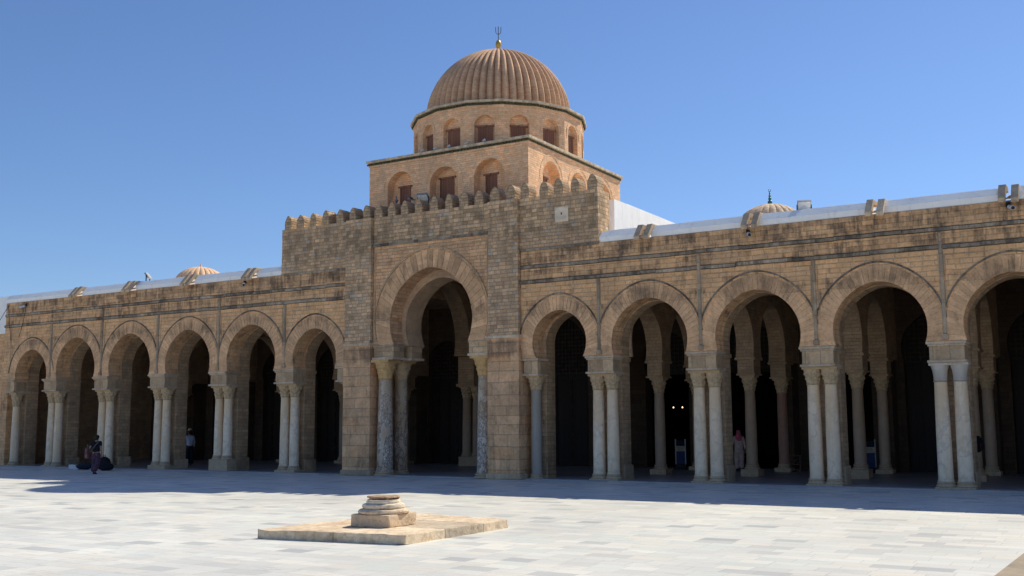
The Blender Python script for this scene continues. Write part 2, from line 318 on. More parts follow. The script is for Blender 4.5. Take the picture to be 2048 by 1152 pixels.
# ------------------------------------------------------------------ mesh builder
class MB:
    def __init__(s): s.v = []; s.f = []; s.t = []
    def add(s, vs, fs, tone=.5):
        o = len(s.v); s.v += [tuple(v) for v in vs]
        for f in fs: s.f.append([i + o for i in f]); s.t.append(tone)
        return s
    def box(s, x0, x1, y0, y1, z0, z1, tone=.5, rot=0, piv=None):
        vs = [(x, y, z) for z in (z0, z1) for y in (y0, y1) for x in (x0, x1)]
        if rot:
            px, py = piv or ((x0 + x1) / 2, (y0 + y1) / 2); c, q = math.cos(rot), math.sin(rot)
            vs = [(px + (x - px) * c - (y - py) * q, py + (x - px) * q + (y - py) * c, z) for x, y, z in vs]
        return s.add(vs, [(0, 2, 3, 1), (4, 5, 7, 6), (0, 1, 5, 4), (2, 6, 7, 3), (0, 4, 6, 2), (1, 3, 7, 5)], tone)
    def prism(s, poly, axis, a, b, tone=.5):
        n = len(poly)
        if axis == 'y': mk = lambda p, q: (p[0], q, p[1])
        elif axis == 'x': mk = lambda p, q: (q, p[0], p[1])
        else: mk = lambda p, q: (p[0], p[1], q)
        vs = [mk(p, a) for p in poly] + [mk(p, b) for p in poly]
        fs = [list(range(n)), list(range(2 * n - 1, n - 1, -1))]
        fs += [(i, (i + 1) % n, (i + 1) % n + n, i + n) for i in range(n)]
        return s.add(vs, fs, tone)
    def lathe(s, prof, n=20, c=(0, 0, 0), rfun=None, tone=.5, cap=True):
        vs = []; fs = []
        for (r, z) in prof:
            for k in range(n):
                a = 2 * PI * k / n; rr = rfun(r, z, a) if rfun else r
                vs.append((c[0] + rr * math.cos(a), c[1] + rr * math.sin(a), c[2] + z))
        for i in range(len(prof) - 1):
            for k in range(n):
                k2 = (k + 1) % n
                fs.append((i * n + k, i * n + k2, (i + 1) * n + k2, (i + 1) * n + k))
        if cap:
            fs.append(list(range(n - 1, -1, -1))); fs.append([(len(prof) - 1) * n + k for k in range(n)])
        return s.add(vs, fs, tone)
    def ball(s, c, r, n=12, sz=1.0, sx=1.0, sy=1.0):
        pr = [(r * math.cos(PI * (i / 8 - .5)), r * sz * math.sin(PI * (i / 8 - .5))) for i in range(9)]
        pr[0] = (r * .02, pr[0][1]); pr[-1] = (r * .02, pr[-1][1]); o = len(s.v)
        s.lathe(pr, n, (0, 0, 0))
        for i in range(o, len(s.v)):
            x, y, z = s.v[i]; s.v[i] = (c[0] + x * sx, c[1] + y * sy, c[2] + z)
        return s
    def tube(s, pts, r, n=8):
        pts = [Vector(p) for p in pts]; vs = []; fs = []
        rs = r if isinstance(r, (list, tuple)) else [r] * len(pts)
        for i, p in enumerate(pts):
            d = (pts[min(i + 1, len(pts) - 1)] - pts[max(i - 1, 0)]).normalized()
            a = d.cross(Vector((0, 0, 1)) if abs(d.z) < .9 else Vector((1, 0, 0))).normalized(); b = d.cross(a)
            for k in range(n):
                t = 2 * PI * k / n; vs.append(p + (a * math.cos(t) + b * math.sin(t)) * rs[i])
        for i in range(len(pts) - 1):
            for k in range(n): fs.append((i * n + k, i * n + (k + 1) % n, (i + 1) * n + (k + 1) % n, (i + 1) * n + k))
        fs += [list(range(n - 1, -1, -1)), [(len(pts) - 1) * n + k for k in range(n)]]
        return s.add(vs, fs)
    def build(s, name, mat, parent=None, loc=None, scale=None, bevel=0, rough=None, cuts=0, smooth=False, rotz=0):
        """vertices are given in parent-free survey coordinates unless loc is given (then local)"""
        k = S if scale is None else scale
        off = Vector((0, 0, 0))
        if loc is None and parent is not None: off = Vector(WORLD[parent.name])
        me = bpy.data.meshes.new(name)
        me.from_pydata([((v[0] - off[0]) * k, (v[1] - off[1]) * k, (v[2] - off[2]) * k) for v in s.v], [], s.f)
        at = me.attributes.new('tone', 'FLOAT', 'FACE'); at.data.foreach_set('value', s.t)
        bm = bmesh.new(); bm.from_mesh(me)
        bmesh.ops.recalc_face_normals(bm, faces=bm.faces)
        if bevel: bmesh.ops.bevel(bm, geom=[e for e in bm.edges if e.calc_face_angle(0) > .5], offset=bevel, segments=2, affect='EDGES', profile=.6)
        if cuts: bmesh.ops.subdivide_edges(bm, edges=bm.edges, cuts=cuts, use_grid_fill=True)
        if rough:
            amp, sc = rough; sd = Vector((random.random() * 50, random.random() * 50, random.random() * 50))
            for v in bm.verts: v.co += Vector(noise.noise_vector(v.co * sc + sd)) * amp
        if smooth:
            for f in bm.faces: f.smooth = True
            for e in bm.edges:
                if e.calc_face_angle(0) > .7: e.smooth = False
        bm.to_mesh(me); bm.free()
        me.materials.append(mat)
        o = bpy.data.objects.new(name, me); C.objects.link(o)
        if parent: o.parent = parent
        if loc is not None:
            o.location = [c * S for c in loc]
            if parent is None: WORLD[o.name] = tuple(loc)
        o.rotation_euler.z = rotz
        return o

WORLD = {}
def tag(o, label=None, cat=None, group=None, kind=None):
    if label: o['label'] = label
    if cat: o['category'] = cat
    if group: o['group'] = group
    if kind: o['kind'] = kind
    return o
def thing(name, label, cat, loc, group=None, rotz=0):
    o = bpy.data.objects.new(name, None); C.objects.link(o); o.empty_display_size = .3
    o.location = [c * S for c in loc]; o.rotation_euler.z = rotz; WORLD[o.name] = tuple(loc)
    return tag(o, label, cat, group)
def dup(o, parent=None, loc=None):
    c = o.copy(); C.objects.link(c); c.parent = parent
    if loc is not None: c.location = [q * S for q in loc]
    for ch in list(o.children): dup_child(ch, c)
    return c
def dup_child(ch, p):
    d = ch.copy(); C.objects.link(d); d.parent = p
    for g in list(ch.children): dup_child(g, d)

# ------------------------------------------------------------------ arches
def tip(Rr, a): return .05 * Rr * max(0., math.sin(a)) ** 8
def arcpts(xc, zc, Rr, zb, n=36, point=True):
    """horseshoe from the left foot (z=zb) over the crown to the right foot"""
    d = math.asin(max(-1, min(1, (zc - zb) / Rr))); out = []
    for i in range(n + 1):
        a = PI + d - (PI + 2 * d) * i / n
        out.append((xc + Rr * math.cos(a), zc + Rr * math.sin(a) + (tip(Rr, a) if point else 0)))
    return out
def ring(mb, xc, zc, R0, R1, y0, y1, zb, n, gap=.012, lo=.1, hi=.9, axis='y', zlim=None):
    d0 = math.asin(max(-1, min(1, (zc - zb) / R0)))
    d1 = math.asin(max(-1, min(1, (zc - zb) / R1)))
    for i in range(n):
        t0 = i / n; t1 = (i + 1) / n
        pts = []
        for (Rr, d, ts) in ((R0, d0, (t0, (t0 + t1) / 2, t1)), (R1, d1, (t1, (t0 + t1) / 2, t0))):
            for j, t in enumerate(ts):
                a = PI + d - (PI + 2 * d) * t
                g = gap / Rr / 2 * (-1 if t == t0 else (1 if t == t1 else 0))
                a += g
                pts.append((xc + Rr * math.cos(a), zc + Rr * math.sin(a) + tip(Rr, a)))
        if zlim and max(p[1] for p in pts) < zlim: continue
        dy = random.uniform(-.006, .006)
        mb.prism(pts, axis, y0 + dy, y1, random.uniform(lo, hi))

ZI = 3.57     # impost top
ZT = 6.85     # top of the arcade wall
def wing(name, label, x0, x1, bays, pairs, singles, plinths, strips_high, seedv):
    random.seed(seedv)
    W = thing(name, label, 'arcade', ((x0 + x1) / 2, 0, 0))
    # front order: spandrel wall carried by the columns
    poly = [(x0, ZI)]
    for (xc, Rr, zc) in bays: poly += arcpts(xc, zc, Rr, ZI)
    poly += [(x1, ZI), (x1, ZT), (x0, ZT)]
    MB().prism(poly, 'y', 0, .62).build('spandrel_wall', M['facade'], W)
    # back order: brick piers with their own arches
    poly = [(x0, .0)]
    eds = sorted([x0 + .78 if x0 < -30 else x0 + .5] + [q for p in pairs for q in (p - .40, p + .40)] + [x1 - .45])
    for (xc, Rr, zc) in bays:
        xa = max([e for e in eds if e < xc]); xb = min([e for e in eds if e > xc]); rb = (xb - xa) / 2
        a = arcpts((xa + xb) / 2, zc + Rr - rb - .03, rb, zc + Rr - rb - .03); poly += [(xa, 0)] + a + [(xb, 0)]
    poly += [(x1, .0), (x1, 6.3), (x0, 6.3)]
    mb = MB().prism(poly, 'y', .625, 1.16)
    for p in pairs:
        for q in (3.45,): mb.box(p - .43, p + .43, .66, 1.19, 3.42, 3.53)
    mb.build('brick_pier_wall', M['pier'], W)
    # footings of the piers
    for p in pairs:
        MB().box(p - .42, p + .43, .64, 1.26, 0, .42 + random.uniform(-.1, .1)).build('pier_footing', M['basest'], W, bevel=.04, cuts=3, rough=(.03, 3))
    # voussoirs + hood mouldings per arch
    for (xc, Rr, zc) in bays:
        mb = MB(); ring(mb, xc, zc, Rr + .002, Rr + .39, -.014, .06, ZI, 37)
        mb.build('voussoir_ring', M['vouss'], W)
        mb = MB(); ring(mb, xc, zc + .02, Rr + .43, Rr + .475, -.02, .02, ZI + .1, 24, .002, -.5, .3, zlim=zc + .35)
        mb.build('hood_moulding', M['mould'], W)
        # thin raised panel frame
        mb = MB(); h = min(Rr + .42, 1.5)
        for s_ in (-1, 1): mb.box(xc + s_ * (h - .02) - .012, xc + s_ * (h - .02) + .012, -.012, .02, zc + .5, 5.69)
        mb.box(xc - h + .035, xc + h - .035, -.012, .02, 5.66, 5.685)
        mb.build('panel_frame', M['block'], W)
    # string courses, made of stones of slightly varying height
    for z in (5.82, 6.27):
        mb = MB(); x = x0
        while x < x1 - .01:
            l = min(random.uniform(.35, .9), x1 - x); j = random.uniform(-.012, .012)
            mb.box(x + .003, x + l - .003, -.055 + random.uniform(-.012, .012), .03, z + j, z + .08 + j, random.uniform(.2, .9))
            mb.box(x - .002, x + l + .002, -.02, .03, z + .0805 + j, z + .105 + j, -.75); mb.box(x - .002, x + l + .002, -.012, .03, z - .016 + j, z + j - .0005, -.6); x += l  # black weather line on top, painted shadow line underneath
        mb.build('string_course', M['mould'], W)
    # colonnettes above each pair of columns
    for i, p in enumerate(pairs):
        top = 6.26 if strips_high[i] else 5.81
        mb = MB(); z = ZI + .17
        mb.box(p - .07, p + .07, -.07, .02, ZI + .04, ZI + .16)
        while z < top - .02:
            l = min(random.uniform(.5, 1.0), top - z)
            mb.lathe([(.052, 0), (.05, l - .012)], 12, (p, -.005, z), tone=random.uniform(.2, .8)); z += l
        mb.build('colonnette', M['strip'], W)
    # impost blocks
    for i, p in enumerate(pairs):
        mb = MB(); w = .40
        mb.box(p - w, p + w, .03, .63, 3.11, 3.50, random.uniform(.3, .7))
        b = mb.build('impost_block', M['block'], W, bevel=.01)
        mb = MB().box(p - w - .06, p + w + .06, -.05, .66, 3.50, 3.565, .6).box(p - w - .03, p + w + .03, -.015, .64, 3.45, 3.50, .4)
        mb.box(p - w - .05, p + w + .05, -.03, .66, 3.05, 3.112, .5)
        mb.build('impost_moulding', M['abacus'], W, bevel=.012)
    for (p, z) in singles:
        mb = MB().box(p - .24, p + .24, .05, .60, 3.11, 3.50); mb.build('impost_block', M['block'], W, bevel=.01)
        mb = MB().box(p - .29, p + .29, -.02, .64, 3.50, 3.565).box(p - .28, p + .28, 0, .62, 3.05, 3.112); mb.build('impost_moulding', M['abacus'], W, bevel=.012)
    return W

# ------------------------------------------------------------------ columns
def leaf_r(amp, n):
    def f(r, z, a):
        return r + amp * (abs(math.cos(a * n / 2)) - .5) * math.exp(-((z % .19) - .12) ** 2 / .006)
    return f
def capital_mb(r0, r1, h, ab=.25, detailed=True):
    mb = MB(); pr = []
    for i in range(15):
        t = i / 14; fl = .0
        for (zc, am) in ((.36, .028), (.68, .04)): fl += am * max(0, 1 - abs(t - zc) / .13)
        pr.append((r0 + .012 + (r1 - r0) * t ** 1.7 + fl, h * t * .86))
    def f(r, z, a):
        t = z / (h * .86); amp = .022 if t < .45 else .03
        ph = 0 if t < .45 else PI / 8
        k = amp * (abs(math.cos(4 * (a + ph))) - .55)
        k2 = .035 * max(0, t - .6) / .4 * (abs(math.cos(2 * a)) < .35)
        return r + (k if .06 < t else 0) + k2
    mb.lathe(pr, 48, rfun=f)
    mb.box(-ab, ab, -ab, ab, h * .86, h)
    mb.lathe([(r0 + .012, -.03), (r0 + .028, -.015), (r0 + .012, 0)], 20)
    return mb
def plain_capital_mb(r0, r1, h, ab):
    mb = MB().lathe([(r0 + .012, -.03), (r0 + .03, -.015), (r0 + .012, 0)], 24)
    mb.lathe([(r0 + .008, 0), (r0 + .012, h * .3), (r0 + .03, h * .6), (r0 + .065, h * .86)], 28)
    return mb.box(-ab, ab, -ab, ab, h * .86, h)
def make_column(parent, name, loc, shaft, cap, base, r0=.175, r1=.15, zb=.0, zs=2.62, zt=3.05, plinth=.05, fluted=False, basew=.215, capr=.21):
    """shaft is the part; capital, base and plinth are its sub-parts.  local origin at the floor"""
    x, y = loc
    z0 = plinth + .14
    pr = [(r0 * 1.08, z0), (r0 * 1.02, z0 + .05)]
    for i in range(11):
        t = i / 10; pr.append((r0 + (r1 - r0) * t + .006 * math.sin(PI * t), z0 + .05 + (zs - z0 - .05) * t))
    rf = (lambda r, z, a: r * (1 - .05 * (abs(math.sin(10 * a)) ** .6))) if fluted else None
    o = MB().lathe(pr, 80 if fluted else 28, rfun=rf).build(name, shaft, parent, loc=(x - WORLD[parent.name][0], y - WORLD[parent.name][1], zb), smooth=True)
    c = (plain_capital_mb(r1, capr, zt - zs, capr + .015) if cap is M['capwhite'] else capital_mb(r1, capr, zt - zs, ab=capr + .015)).build('capital', cap, o, loc=(0, 0, zs), smooth=True)
    mb = MB().lathe([(r0 * 1.2, 0), (r0 * 1.36, .02), (r0 * 1.36, .05), (r0 * 1.15, .075), (r0 * 1.12, .09), (r0 * 1.22, .105), (r0 * 1.2, .13), (r0 * 1.05, .15)], 26)
    b = mb.build('base', base, o, loc=(0, 0, plinth), smooth=True, rough=(.008, 6))
    if plinth > .02:
        MB().box(-basew, basew, -basew, basew, 0, plinth + .01).build('plinth', M['basest'], o, loc=(0, 0, 0), bevel=.02, cuts=1, rough=(.012, 4))
    return o

# ================================================================== SETTING
def sheet(name, x0, x1, y0, y1, z, mat):
    o = MB().add([(x0, y0, z), (x1, y0, z), (x1, y1, z), (x0, y1, z)], [(0, 1, 2, 3)]).build(name, mat, None, loc=(0, 0, 0))
    o['kind'] = 'structure'; return o
sheet('ground', -900, 900, -700, 1200, -.06, simple('dusty earth', (.42, .35, .26), .95))
sheet('courtyard', -60, 45, -75, .5, 0, M['court'])
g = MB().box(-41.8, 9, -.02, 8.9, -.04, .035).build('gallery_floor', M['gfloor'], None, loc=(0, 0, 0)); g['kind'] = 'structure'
# beige stone border strip crossing the courtyard at the lower right
b = MB().add([(-1.62, -14.9, .004), (2.4, -15.4, .004), (2.4, -10.6, .004), (-1.50, -11.1, .004)], [(0, 1, 2, 3)]).build('stone_border', M['border'], None, loc=(0, 0, 0)); b['kind'] = 'structure'

# ================================================================== ARCADES
pairsL = [-38.45, -35.30, -32.07, -28.84, -25.64]
pairsR = [-13.50, -10.42, -7.29, -4.18, -1.07, 2.04, 5.15]
baysL = [(-39.72, 1.04, 3.72), (-36.88, 1.2, 3.92), (-33.66, 1.19, 3.93), (-30.45, 1.18, 3.92), (-27.24, 1.18, 3.95), (-24.28, .97, 3.88)]
baysR = [(-14.82, .90, 4.02), (-11.96, 1.15, 3.93), (-8.85, 1.16, 3.93), (-5.72, 1.14, 3.94), (-2.62, 1.14, 3.94), (.49, 1.14, 3.94), (3.6, 1.14, 3.94)]
wl = wing('arcade_wing', 'long sandstone arcade left of the tall gateway, six horseshoe arches under a white parapet', -41.6, -22.88, baysL, pairsL, [(-41.12, 0), (-23.06, 0)], None, [0, 1, 0, 1, 0], 3)
wr = wing('arcade_wing', 'sandstone arcade right of the tall gateway with larger nearer horseshoe arches', -16.10, 7.0, baysR, pairsR, [(-15.82, 0)], None, [0, 1, 0, 1, 0, 1, 0], 5)
WORLD[wr.name] = ((-16.10 + 7.0) / 2, 0, 0)
YC = .34
plL = [.06, .12, .16, .42, .10]
for p, pl in zip(pairsL, plL):
    for s_ in (-1, 1):
        make_column(wl, 'column', (p + s_ * .225, YC), M['col'], M['capital'], M['basest'], plinth=pl, r0=.17, basew=.235)
make_column(wl, 'column', (-41.05, YC), M['col'], M['capital'], M['basest'], plinth=.05, zs=2.5, zt=3.05)
make_column(wl, 'column', (-23.02, YC + .05), M['col'], M['capital'], M['basest'], plinth=.05)
for i, p in enumerate(pairsR):
    for s_ in (-1, 1):
        cap = M['capwhite'] if i == 3 else M['capital']
        make_column(wr, 'column', (p + s_ * .225, YC), M['col'], cap, M['basest'], plinth=.06, r0=.178, basew=.23)
make_column(wr, 'column', (-15.8, YC), M['colgrey'], M['capital'], M['basest'], plinth=.0, r0=.16, r1=.15, zs=2.66)
# parapets and stone waterspouts
def parapet(W, x0, x1, spouts, gap=.17, gapl=.17):
    xs = [x0] + [q for p in spouts for q in (p - gapl, p + gap)] + [x1]
    prof = [(.03, ZT + .002), (.0, ZT + .16), (.20, 7.21), (.75, 7.21), (.75, ZT + .002)]
    for i in range(0, len(xs), 2):
        if xs[i + 1] - xs[i] > .05: MB().prism(prof, 'x', xs[i], xs[i + 1]).build('parapet', M['white'], W, bevel=.02, cuts=3, rough=(.014, 1.3))
    for p in spouts:
        mb = MB()
        for s_ in (-1, 1):
            q = p + s_ * .14; j = random.uniform(-.02, .02)
            vs = []
            for (y, z) in ((-.27, 6.76 + j), (-.31, 6.86 + j), (.02, 7.24 + j), (.5, 7.25), (.5, 7.12), (.06, 7.1)):
                vs.append((y, z))
            mb.prism(vs, 'x', q - .085, q + .085, random.uniform(.3, .8))
        mb.prism([(-.26, 6.83), (-.26, 6.86), (.5, 7.08), (.5, 7.03)], 'x', p - .05, p + .05)
        mb.build('waterspout', M['abacus'], W, bevel=.012)
parapet(wl, -41.7, -25.86, [-36.9, -33.7, -30.45, -27.3], .24, .42)
parapet(wr, -13.46, 7.0, [-12.0, -8.88, -5.65, -2.58, .5, 3.6])
# roof slabs
def roofslab(W, x0, x1):
    MB().box(x0, x1, .75, 8.2, 6.32, 6.84).build('roof_slab', M['inner'], W)
    MB().box(x0, x1, .76, 8.2, 6.845, 6.9).build('roof_covering', M['white'], W)
roofslab(wl, -41.6, -22.785); roofslab(wr, -16.265, 7.0)
# cross arches inside the gallery, carried by the second row and by the prayer hall wall
def cross(W, X, z0=ZI):
    th = .27
    poly = [(1.17, z0)] + arcpts(2.34, 3.98, 1.12, z0) + arcpts(5.38, 3.98, 1.26, z0) + [(8.2, z0), (8.2, 6.31), (1.17, 6.31)]
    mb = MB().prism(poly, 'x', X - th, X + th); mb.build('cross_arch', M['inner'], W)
    for (y0, y1) in ((3.42, 4.12), (6.62, 7.32)):
        mb = MB()
        mb.box(X - .25, X + .25, y0 + .03, y1 - .03, 3.08, 3.49).box(X - .31, X + .31, y0 - .03, y1 + .03, 3.49, 3.568).box(X - .29, X + .29, y0, y1, 3.03, 3.082)
        mb.build('impost_block', M['inner'], W, bevel=.01)
    MB().box(X - .2, X + .2, 7.45, 8.2, 0, z0 - .002).build('pilaster', M['hallwall'], W)
for W, ps in ((wl, [-38.45, -35.30, -32.07, -28.84, -25.64]), (wr, [-13.3, -10.36, -7.2, -4.18, -1.07, 2.04, 5.15])):
    for i, X in enumerate(ps):
        cross(W, X)
        fl = (W is wr and i == 1)
        make_column(W, 'column', (X, 3.77), M['colin'], M['capital'], M['basest'], zb=.035, zs=2.56, zt=3.0, plinth=.16 + .05 * (i % 3), r0=.17, basew=.27)
        make_column(W, 'column', (X, 6.97), M['colred'] if fl else M['colin'], M['capital'], M['basest'], zb=.035, zs=2.56, zt=3.0, plinth=.12, r0=.16, basew=.26, fluted=fl)

# ================================================================== GATEWAY
gw = thing('gateway', 'tall crenellated stone gateway with a big horseshoe arch in front of the dome', 'gateway', (-19.49, 0, 0))
random.seed(11)
GX, GZ, GR, GI = -19.46, 4.93, 1.60, 4.20
# piers
for (a, b_) in ((-22.87, -21.75), (-17.22, -16.11)):
    MB().box(a, b_, -.15, 1.4, 0, 4.2).build('pier', M['gatelow'], gw, cuts=6, rough=(.012, 2.2))
    MB().box(a - .02, b_ + .03, -.2, 1.42, 4.2, 4.29, .8).build('pier_band', M['abacus'], gw, bevel=.015)
    MB().box(a + .02, b_ - .02, -.13, 1.4, 4.29, 8.45).build('upper_pier', M['gate'], gw, cuts=5, rough=(.01, 2.2))
    MB().box(a - .05, b_ + .06, -.2, .6, 0, .17).build('footing', M['basest'], gw, bevel=.05, cuts=4, rough=(.03, 4))
# arch orders
for (y0, y1, Rr, mt, nm, zt) in ((.0, .62, GR, 'panel', 'arch_wall', 7.46), (.625, 1.5, GR - .16, 'soffit', 'inner_arch', 7.9)):
    poly = [(-21.75, GI)] + arcpts(GX, GZ - (.0 if y0 == 0 else .08), Rr, GI) + [(-17.22, GI), (-17.22, zt), (-21.75, zt)]
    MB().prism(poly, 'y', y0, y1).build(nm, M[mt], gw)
MB().box(-21.75, -17.22, .0, .62, 7.462, 8.45).build('upper_wall', M['gate'], gw, cuts=5, rough=(.008, 2))
mb = MB(); ring(mb, GX, GZ, GR + .003, GR + .56, -.016, .06, GI, 35, .018, .0, 1.0); mb.build('voussoir_ring', M['vouss'], gw)
mb = MB(); ring(mb, GX, GZ, GR + .60, GR + .66, -.04, .02, GI + .2, 30, .002, .3, .6, zlim=GZ - .4); mb.build('hood_moulding', M['block'], gw)
mb = MB(); x = -21.75
while x < -17.23:
    l = min(random.uniform(.4, .8), -17.22 - x); mb.box(x + .003, x + l - .003, -.06 + random.uniform(-.01, .01), .03, 7.46, 7.55, random.uniform(.2, .9)); x += l
mb.build('string_course', M['mould'], gw)
MB().box(-21.69, -21.66, -.015, .02, 4.3, 7.3).box(-21.66, -17.32, -.015, .02, 7.27, 7.3).box(-17.32, -17.29, -.015, .02, 4.3, 7.3).build('panel_frame', M['block'], gw)
# upper flank walls above the arcades
for (a, b_) in ((-25.85, -22.85), (-16.13, -13.47)):
    MB().box(a, b_, .0, .75, ZT + .001, 8.45).build('flank_wall', M['gate'], gw, cuts=4, rough=(.01, 1.8))
    mb = MB(); x = a
    while x < b_ - .01:
        l = min(random.uniform(.35, .8), b_ - x); mb.box(x + .003, x + l - .003, -.045 + random.uniform(-.012, .012), .03, 6.80, 6.875, random.uniform(.1, .7)); x += l
    mb.build('string_course', M['mould'], gw)
# merlons
mx = [-25.62, -25.05, -24.46, -23.88, -23.26, -22.69, -22.11, -21.6, -21.06, -20.52, -19.96, -19.36, -18.77, -18.2, -17.63, -17.06, -16.46, -15.95, -15.3, -14.8, -14.24, -13.66]
for i, x in enumerate(mx):
    h = .47 + random.uniform(-.03, .04); w = .145 + random.uniform(-.012, .022)
    pr = [(-w, 0), (-w * 1.02, h * .5), (-w * .86, h * .66), (-w * .62, h * .82), (-w * .3, h * .97), (0, h * 1.0), (w * .3, h * .95), (w * .62, h * .82), (w * .88, h * .66), (w, h * .5), (w, 0)]
    o = MB().prism(pr, 'y', -.22, .22).build('merlon', M['merlon'], gw, loc=(x + 19.49, .25, 8.452), cuts=2, rough=(.022, 5), rotz=random.uniform(-.05, .05))
# the carved plaque on the right flank, small niche on the left pier
MB().box(-14.9, -14.45, -.02, .03, 7.59, 8.04).build('plaque', M['plaque'], gw, bevel=.008)
MB().box(-14.69, -14.66, -.03, .0, 7.80, 7.87).build('plaque_stud', M['iron'], gw)
MB().box(-22.45, -22.2, -.145, -.1, 6.78, 7.25).build('niche_block', M['block'], gw, bevel=.01)
# columns of the gate
for s_ in (-1, 1):
    for (y, ab) in ((.22, M['capgold']), (1.06, M['capwhite'] if False else M['capital'])):
        xx = GX + s_ * 1.93
        make_column(gw, 'column', (xx, y), M['breccia'], ab, M['basest'], r0=.27 if y < .5 else .225, r1=.215 if y < .5 else .2, zs=3.12, zt=3.72, plinth=.0, capr=.33, zb=.0)
        e = -1 if s_ < 0 else 1
        xa, xb = sorted((GX + s_ * 2.27, GX + s_ * (1.46 if y < .5 else 1.34)))
        mb = MB().box(xa, xb, y - .20, y + .36, 3.8, 4.15, .6); mb.build('impost_block', M['block'], gw, bevel=.012)
        mb = MB().box(xa, xb + .03, y - .26, y + .40, 4.14, 4.198, .4).box(xa, xb + .05, y - .3, y + .42, 3.72, 3.8, .9); mb.build('impost_moulding', M['abacus'], gw, bevel=.012)
# inside the gate: side arches of the domed bay and their paired columns
for X in (-22.45, -16.6):
    poly = [(1.41, GI)] + arcpts(3.95, 4.75, 2.35, GI, 44) + [(8.2, GI), (8.2, 8.1), (1.41, 8.1)]
    MB().prism(poly, 'x', X - .33, X + .33).build('side_arch', M['inner'], gw)
    MB().box(X - .36, X + .36, 6.55, 7.5, 3.15, GI - .002).build('impost_block', M['inner'], gw, bevel=.012)
    MB().box(X - .42, X + .42, 6.5, 7.55, 3.05, 3.148).build('impost_moulding', M['inner'], gw, bevel=.012)
    for s_ in (-1, 1):
        make_column(gw, 'column', (X + s_ * .23, 6.97), M['colin'], M['capital'], M['basest'], zb=.035, zs=2.6, zt=3.04, plinth=.34, basew=.24)
MB().box(-22.1, -16.95, 1.41, 8.2, 7.95, 8.15).build('vault_slab', M['inner'], gw)
MB().box(-22.9, -16.1, .63, 1.1, 8.1, 8.2).build('wall_walk', M['white'], gw)

# ================================================================== DOMED TOWER
DC = (-19.64, 4.5)
tw = thing('domed_tower', 'square brick tower carrying a polygonal drum and a large ribbed dome behind the gateway', 'dome tower', (DC[0], DC[1], 6.9))
random.seed(21)
TX0, TX1, TY0, TY1, TZ = -22.86, -16.46, 1.12, 7.92, 10.52
def niche_wall(xa, xb, zb, zt, niches, axis, p0, p1):
    """slab with round-headed openings (n-gon outline, openings cut from below)"""
    poly = [(xa, zb)]
    for (c, r, zs) in niches:
        a = arcpts(c, zs, r, zs, 24, False); poly += [(a[0][0], zb)] + a + [(a[-1][0], zb)]
    poly += [(xb, zb), (xb, zt), (xa, zt)]
    return MB().prism(poly, axis, p0, p1)
dep = .34
nf = [(-21.52, .55, 9.68), (-19.72, .57, 9.60), (-17.93, .59, 9.62)]
ns = [(2.66, .60, 9.62), (4.6, .60, 9.62), (6.54, .60, 9.62)]
niche_wall(TX0, TX1, 6.905, TZ, nf, 'y', TY0, TY0 + dep).build('tower_wall', M['tower'], tw)
niche_wall(TY0 + dep + .001, TY1, 6.905, TZ, ns, 'x', TX1 - dep, TX1).build('tower_wall', M['tower'], tw)
MB().box(TX0, TX1 - dep - .001, TY0 + dep + .001, TY1, 6.905, TZ).build('tower_core', M['tower'], tw)
# outer archivolt lines
for (c, r, zs) in nf:
    mb = MB(); ring(mb, c, zs, r + .15, r + .2, TY0 - .012, TY0 + .03, zs - .1, 20, .001, .4, .7); mb.build('archivolt', M['tower'], tw)
for (c, r, zs) in ns:
    mb = MB(); ring(mb, c, zs, r + .15, r + .2, TX1 - .03, TX1 + .012, zs - .1, 20, .001, .4, .7, axis='x'); mb.build('archivolt', M['tower'], tw)
def shutter(parent, mk, w, z0, z1):
    """mk(u, d, z) -> point; d<0 is outwards"""
    def bx(u0, u1, d0, d1, za, zb):
        mb = MB(); vs = [mk(u, d, z) for z in (za, zb) for d in (d0, d1) for u in (u0, u1)]
        return mb.add(vs, [(0, 2, 3, 1), (4, 5, 7, 6), (0, 1, 5, 4), (2, 6, 7, 3), (0, 4, 6, 2), (1, 3, 7, 5)])
    f = bx(-w - .07, w + .07, -.05, .02, z1, z1 + .055)
    for a in (-1, 1):
        q = bx(*sorted((a * w, a * (w - .035))), -.035, .02, z0, z1); f.add(q.v, q.f)
    fo = f.build('window_frame', M['frame'], parent)
    p = bx(-w + .035, w - .035, -.015, .02, z0, z1).build('window_shutter', M['shutter'], parent)
for (c, r, zs), (sc, sw, st) in zip(nf, ((-21.55, .22, 9.74), (-19.8, .28, 9.83), (-18.05, .22, 9.73))):
    shutter(tw, lambda u, d, z, sc=sc: (sc + u, TY0 + dep + .0 + d, z), sw, 8.6, st)
for (c, r, zs) in ns:
    shutter(tw, lambda u, d, z, c=c: (TX1 - dep - d, c + u, z), .24, 8.6, 9.70)
# cornices of the square stage
def sq(o): return TX0 - o, TX1 + o, TY0 - o, TY1 + o
MB().box(*sq(.03), TZ - .02 + .021, TZ + .07).build('cornice', M['tower'], tw)
a, b_, c_, d_ = sq(.10)
MB().box(a, b_, c_, d_, TZ + .15, TZ + .24).build('cornice_coping', M['coping'], tw, bevel=.02, cuts=4, rough=(.008, 3))
mb = MB(); stp = .115
xx = TX0 - .05
while xx < TX1 + .06:
    mb.tube([(xx, TY0 - .07, TZ + .085), (xx, TY0 + .05, TZ + .14)], .033, 6); xx += stp
yy = TY0 - .03
while yy < TY1 + .06:
    mb.tube([(TX1 + .07, yy, TZ + .085), (TX1 - .05, yy, TZ + .14)], .033, 6); yy += stp
mb.box(TX0 - .02, TX1 + .02, TY0 - .02, TY1 + .02, TZ + .072, TZ + .15)
mb.build('green_tile_trim', M['green'], tw)
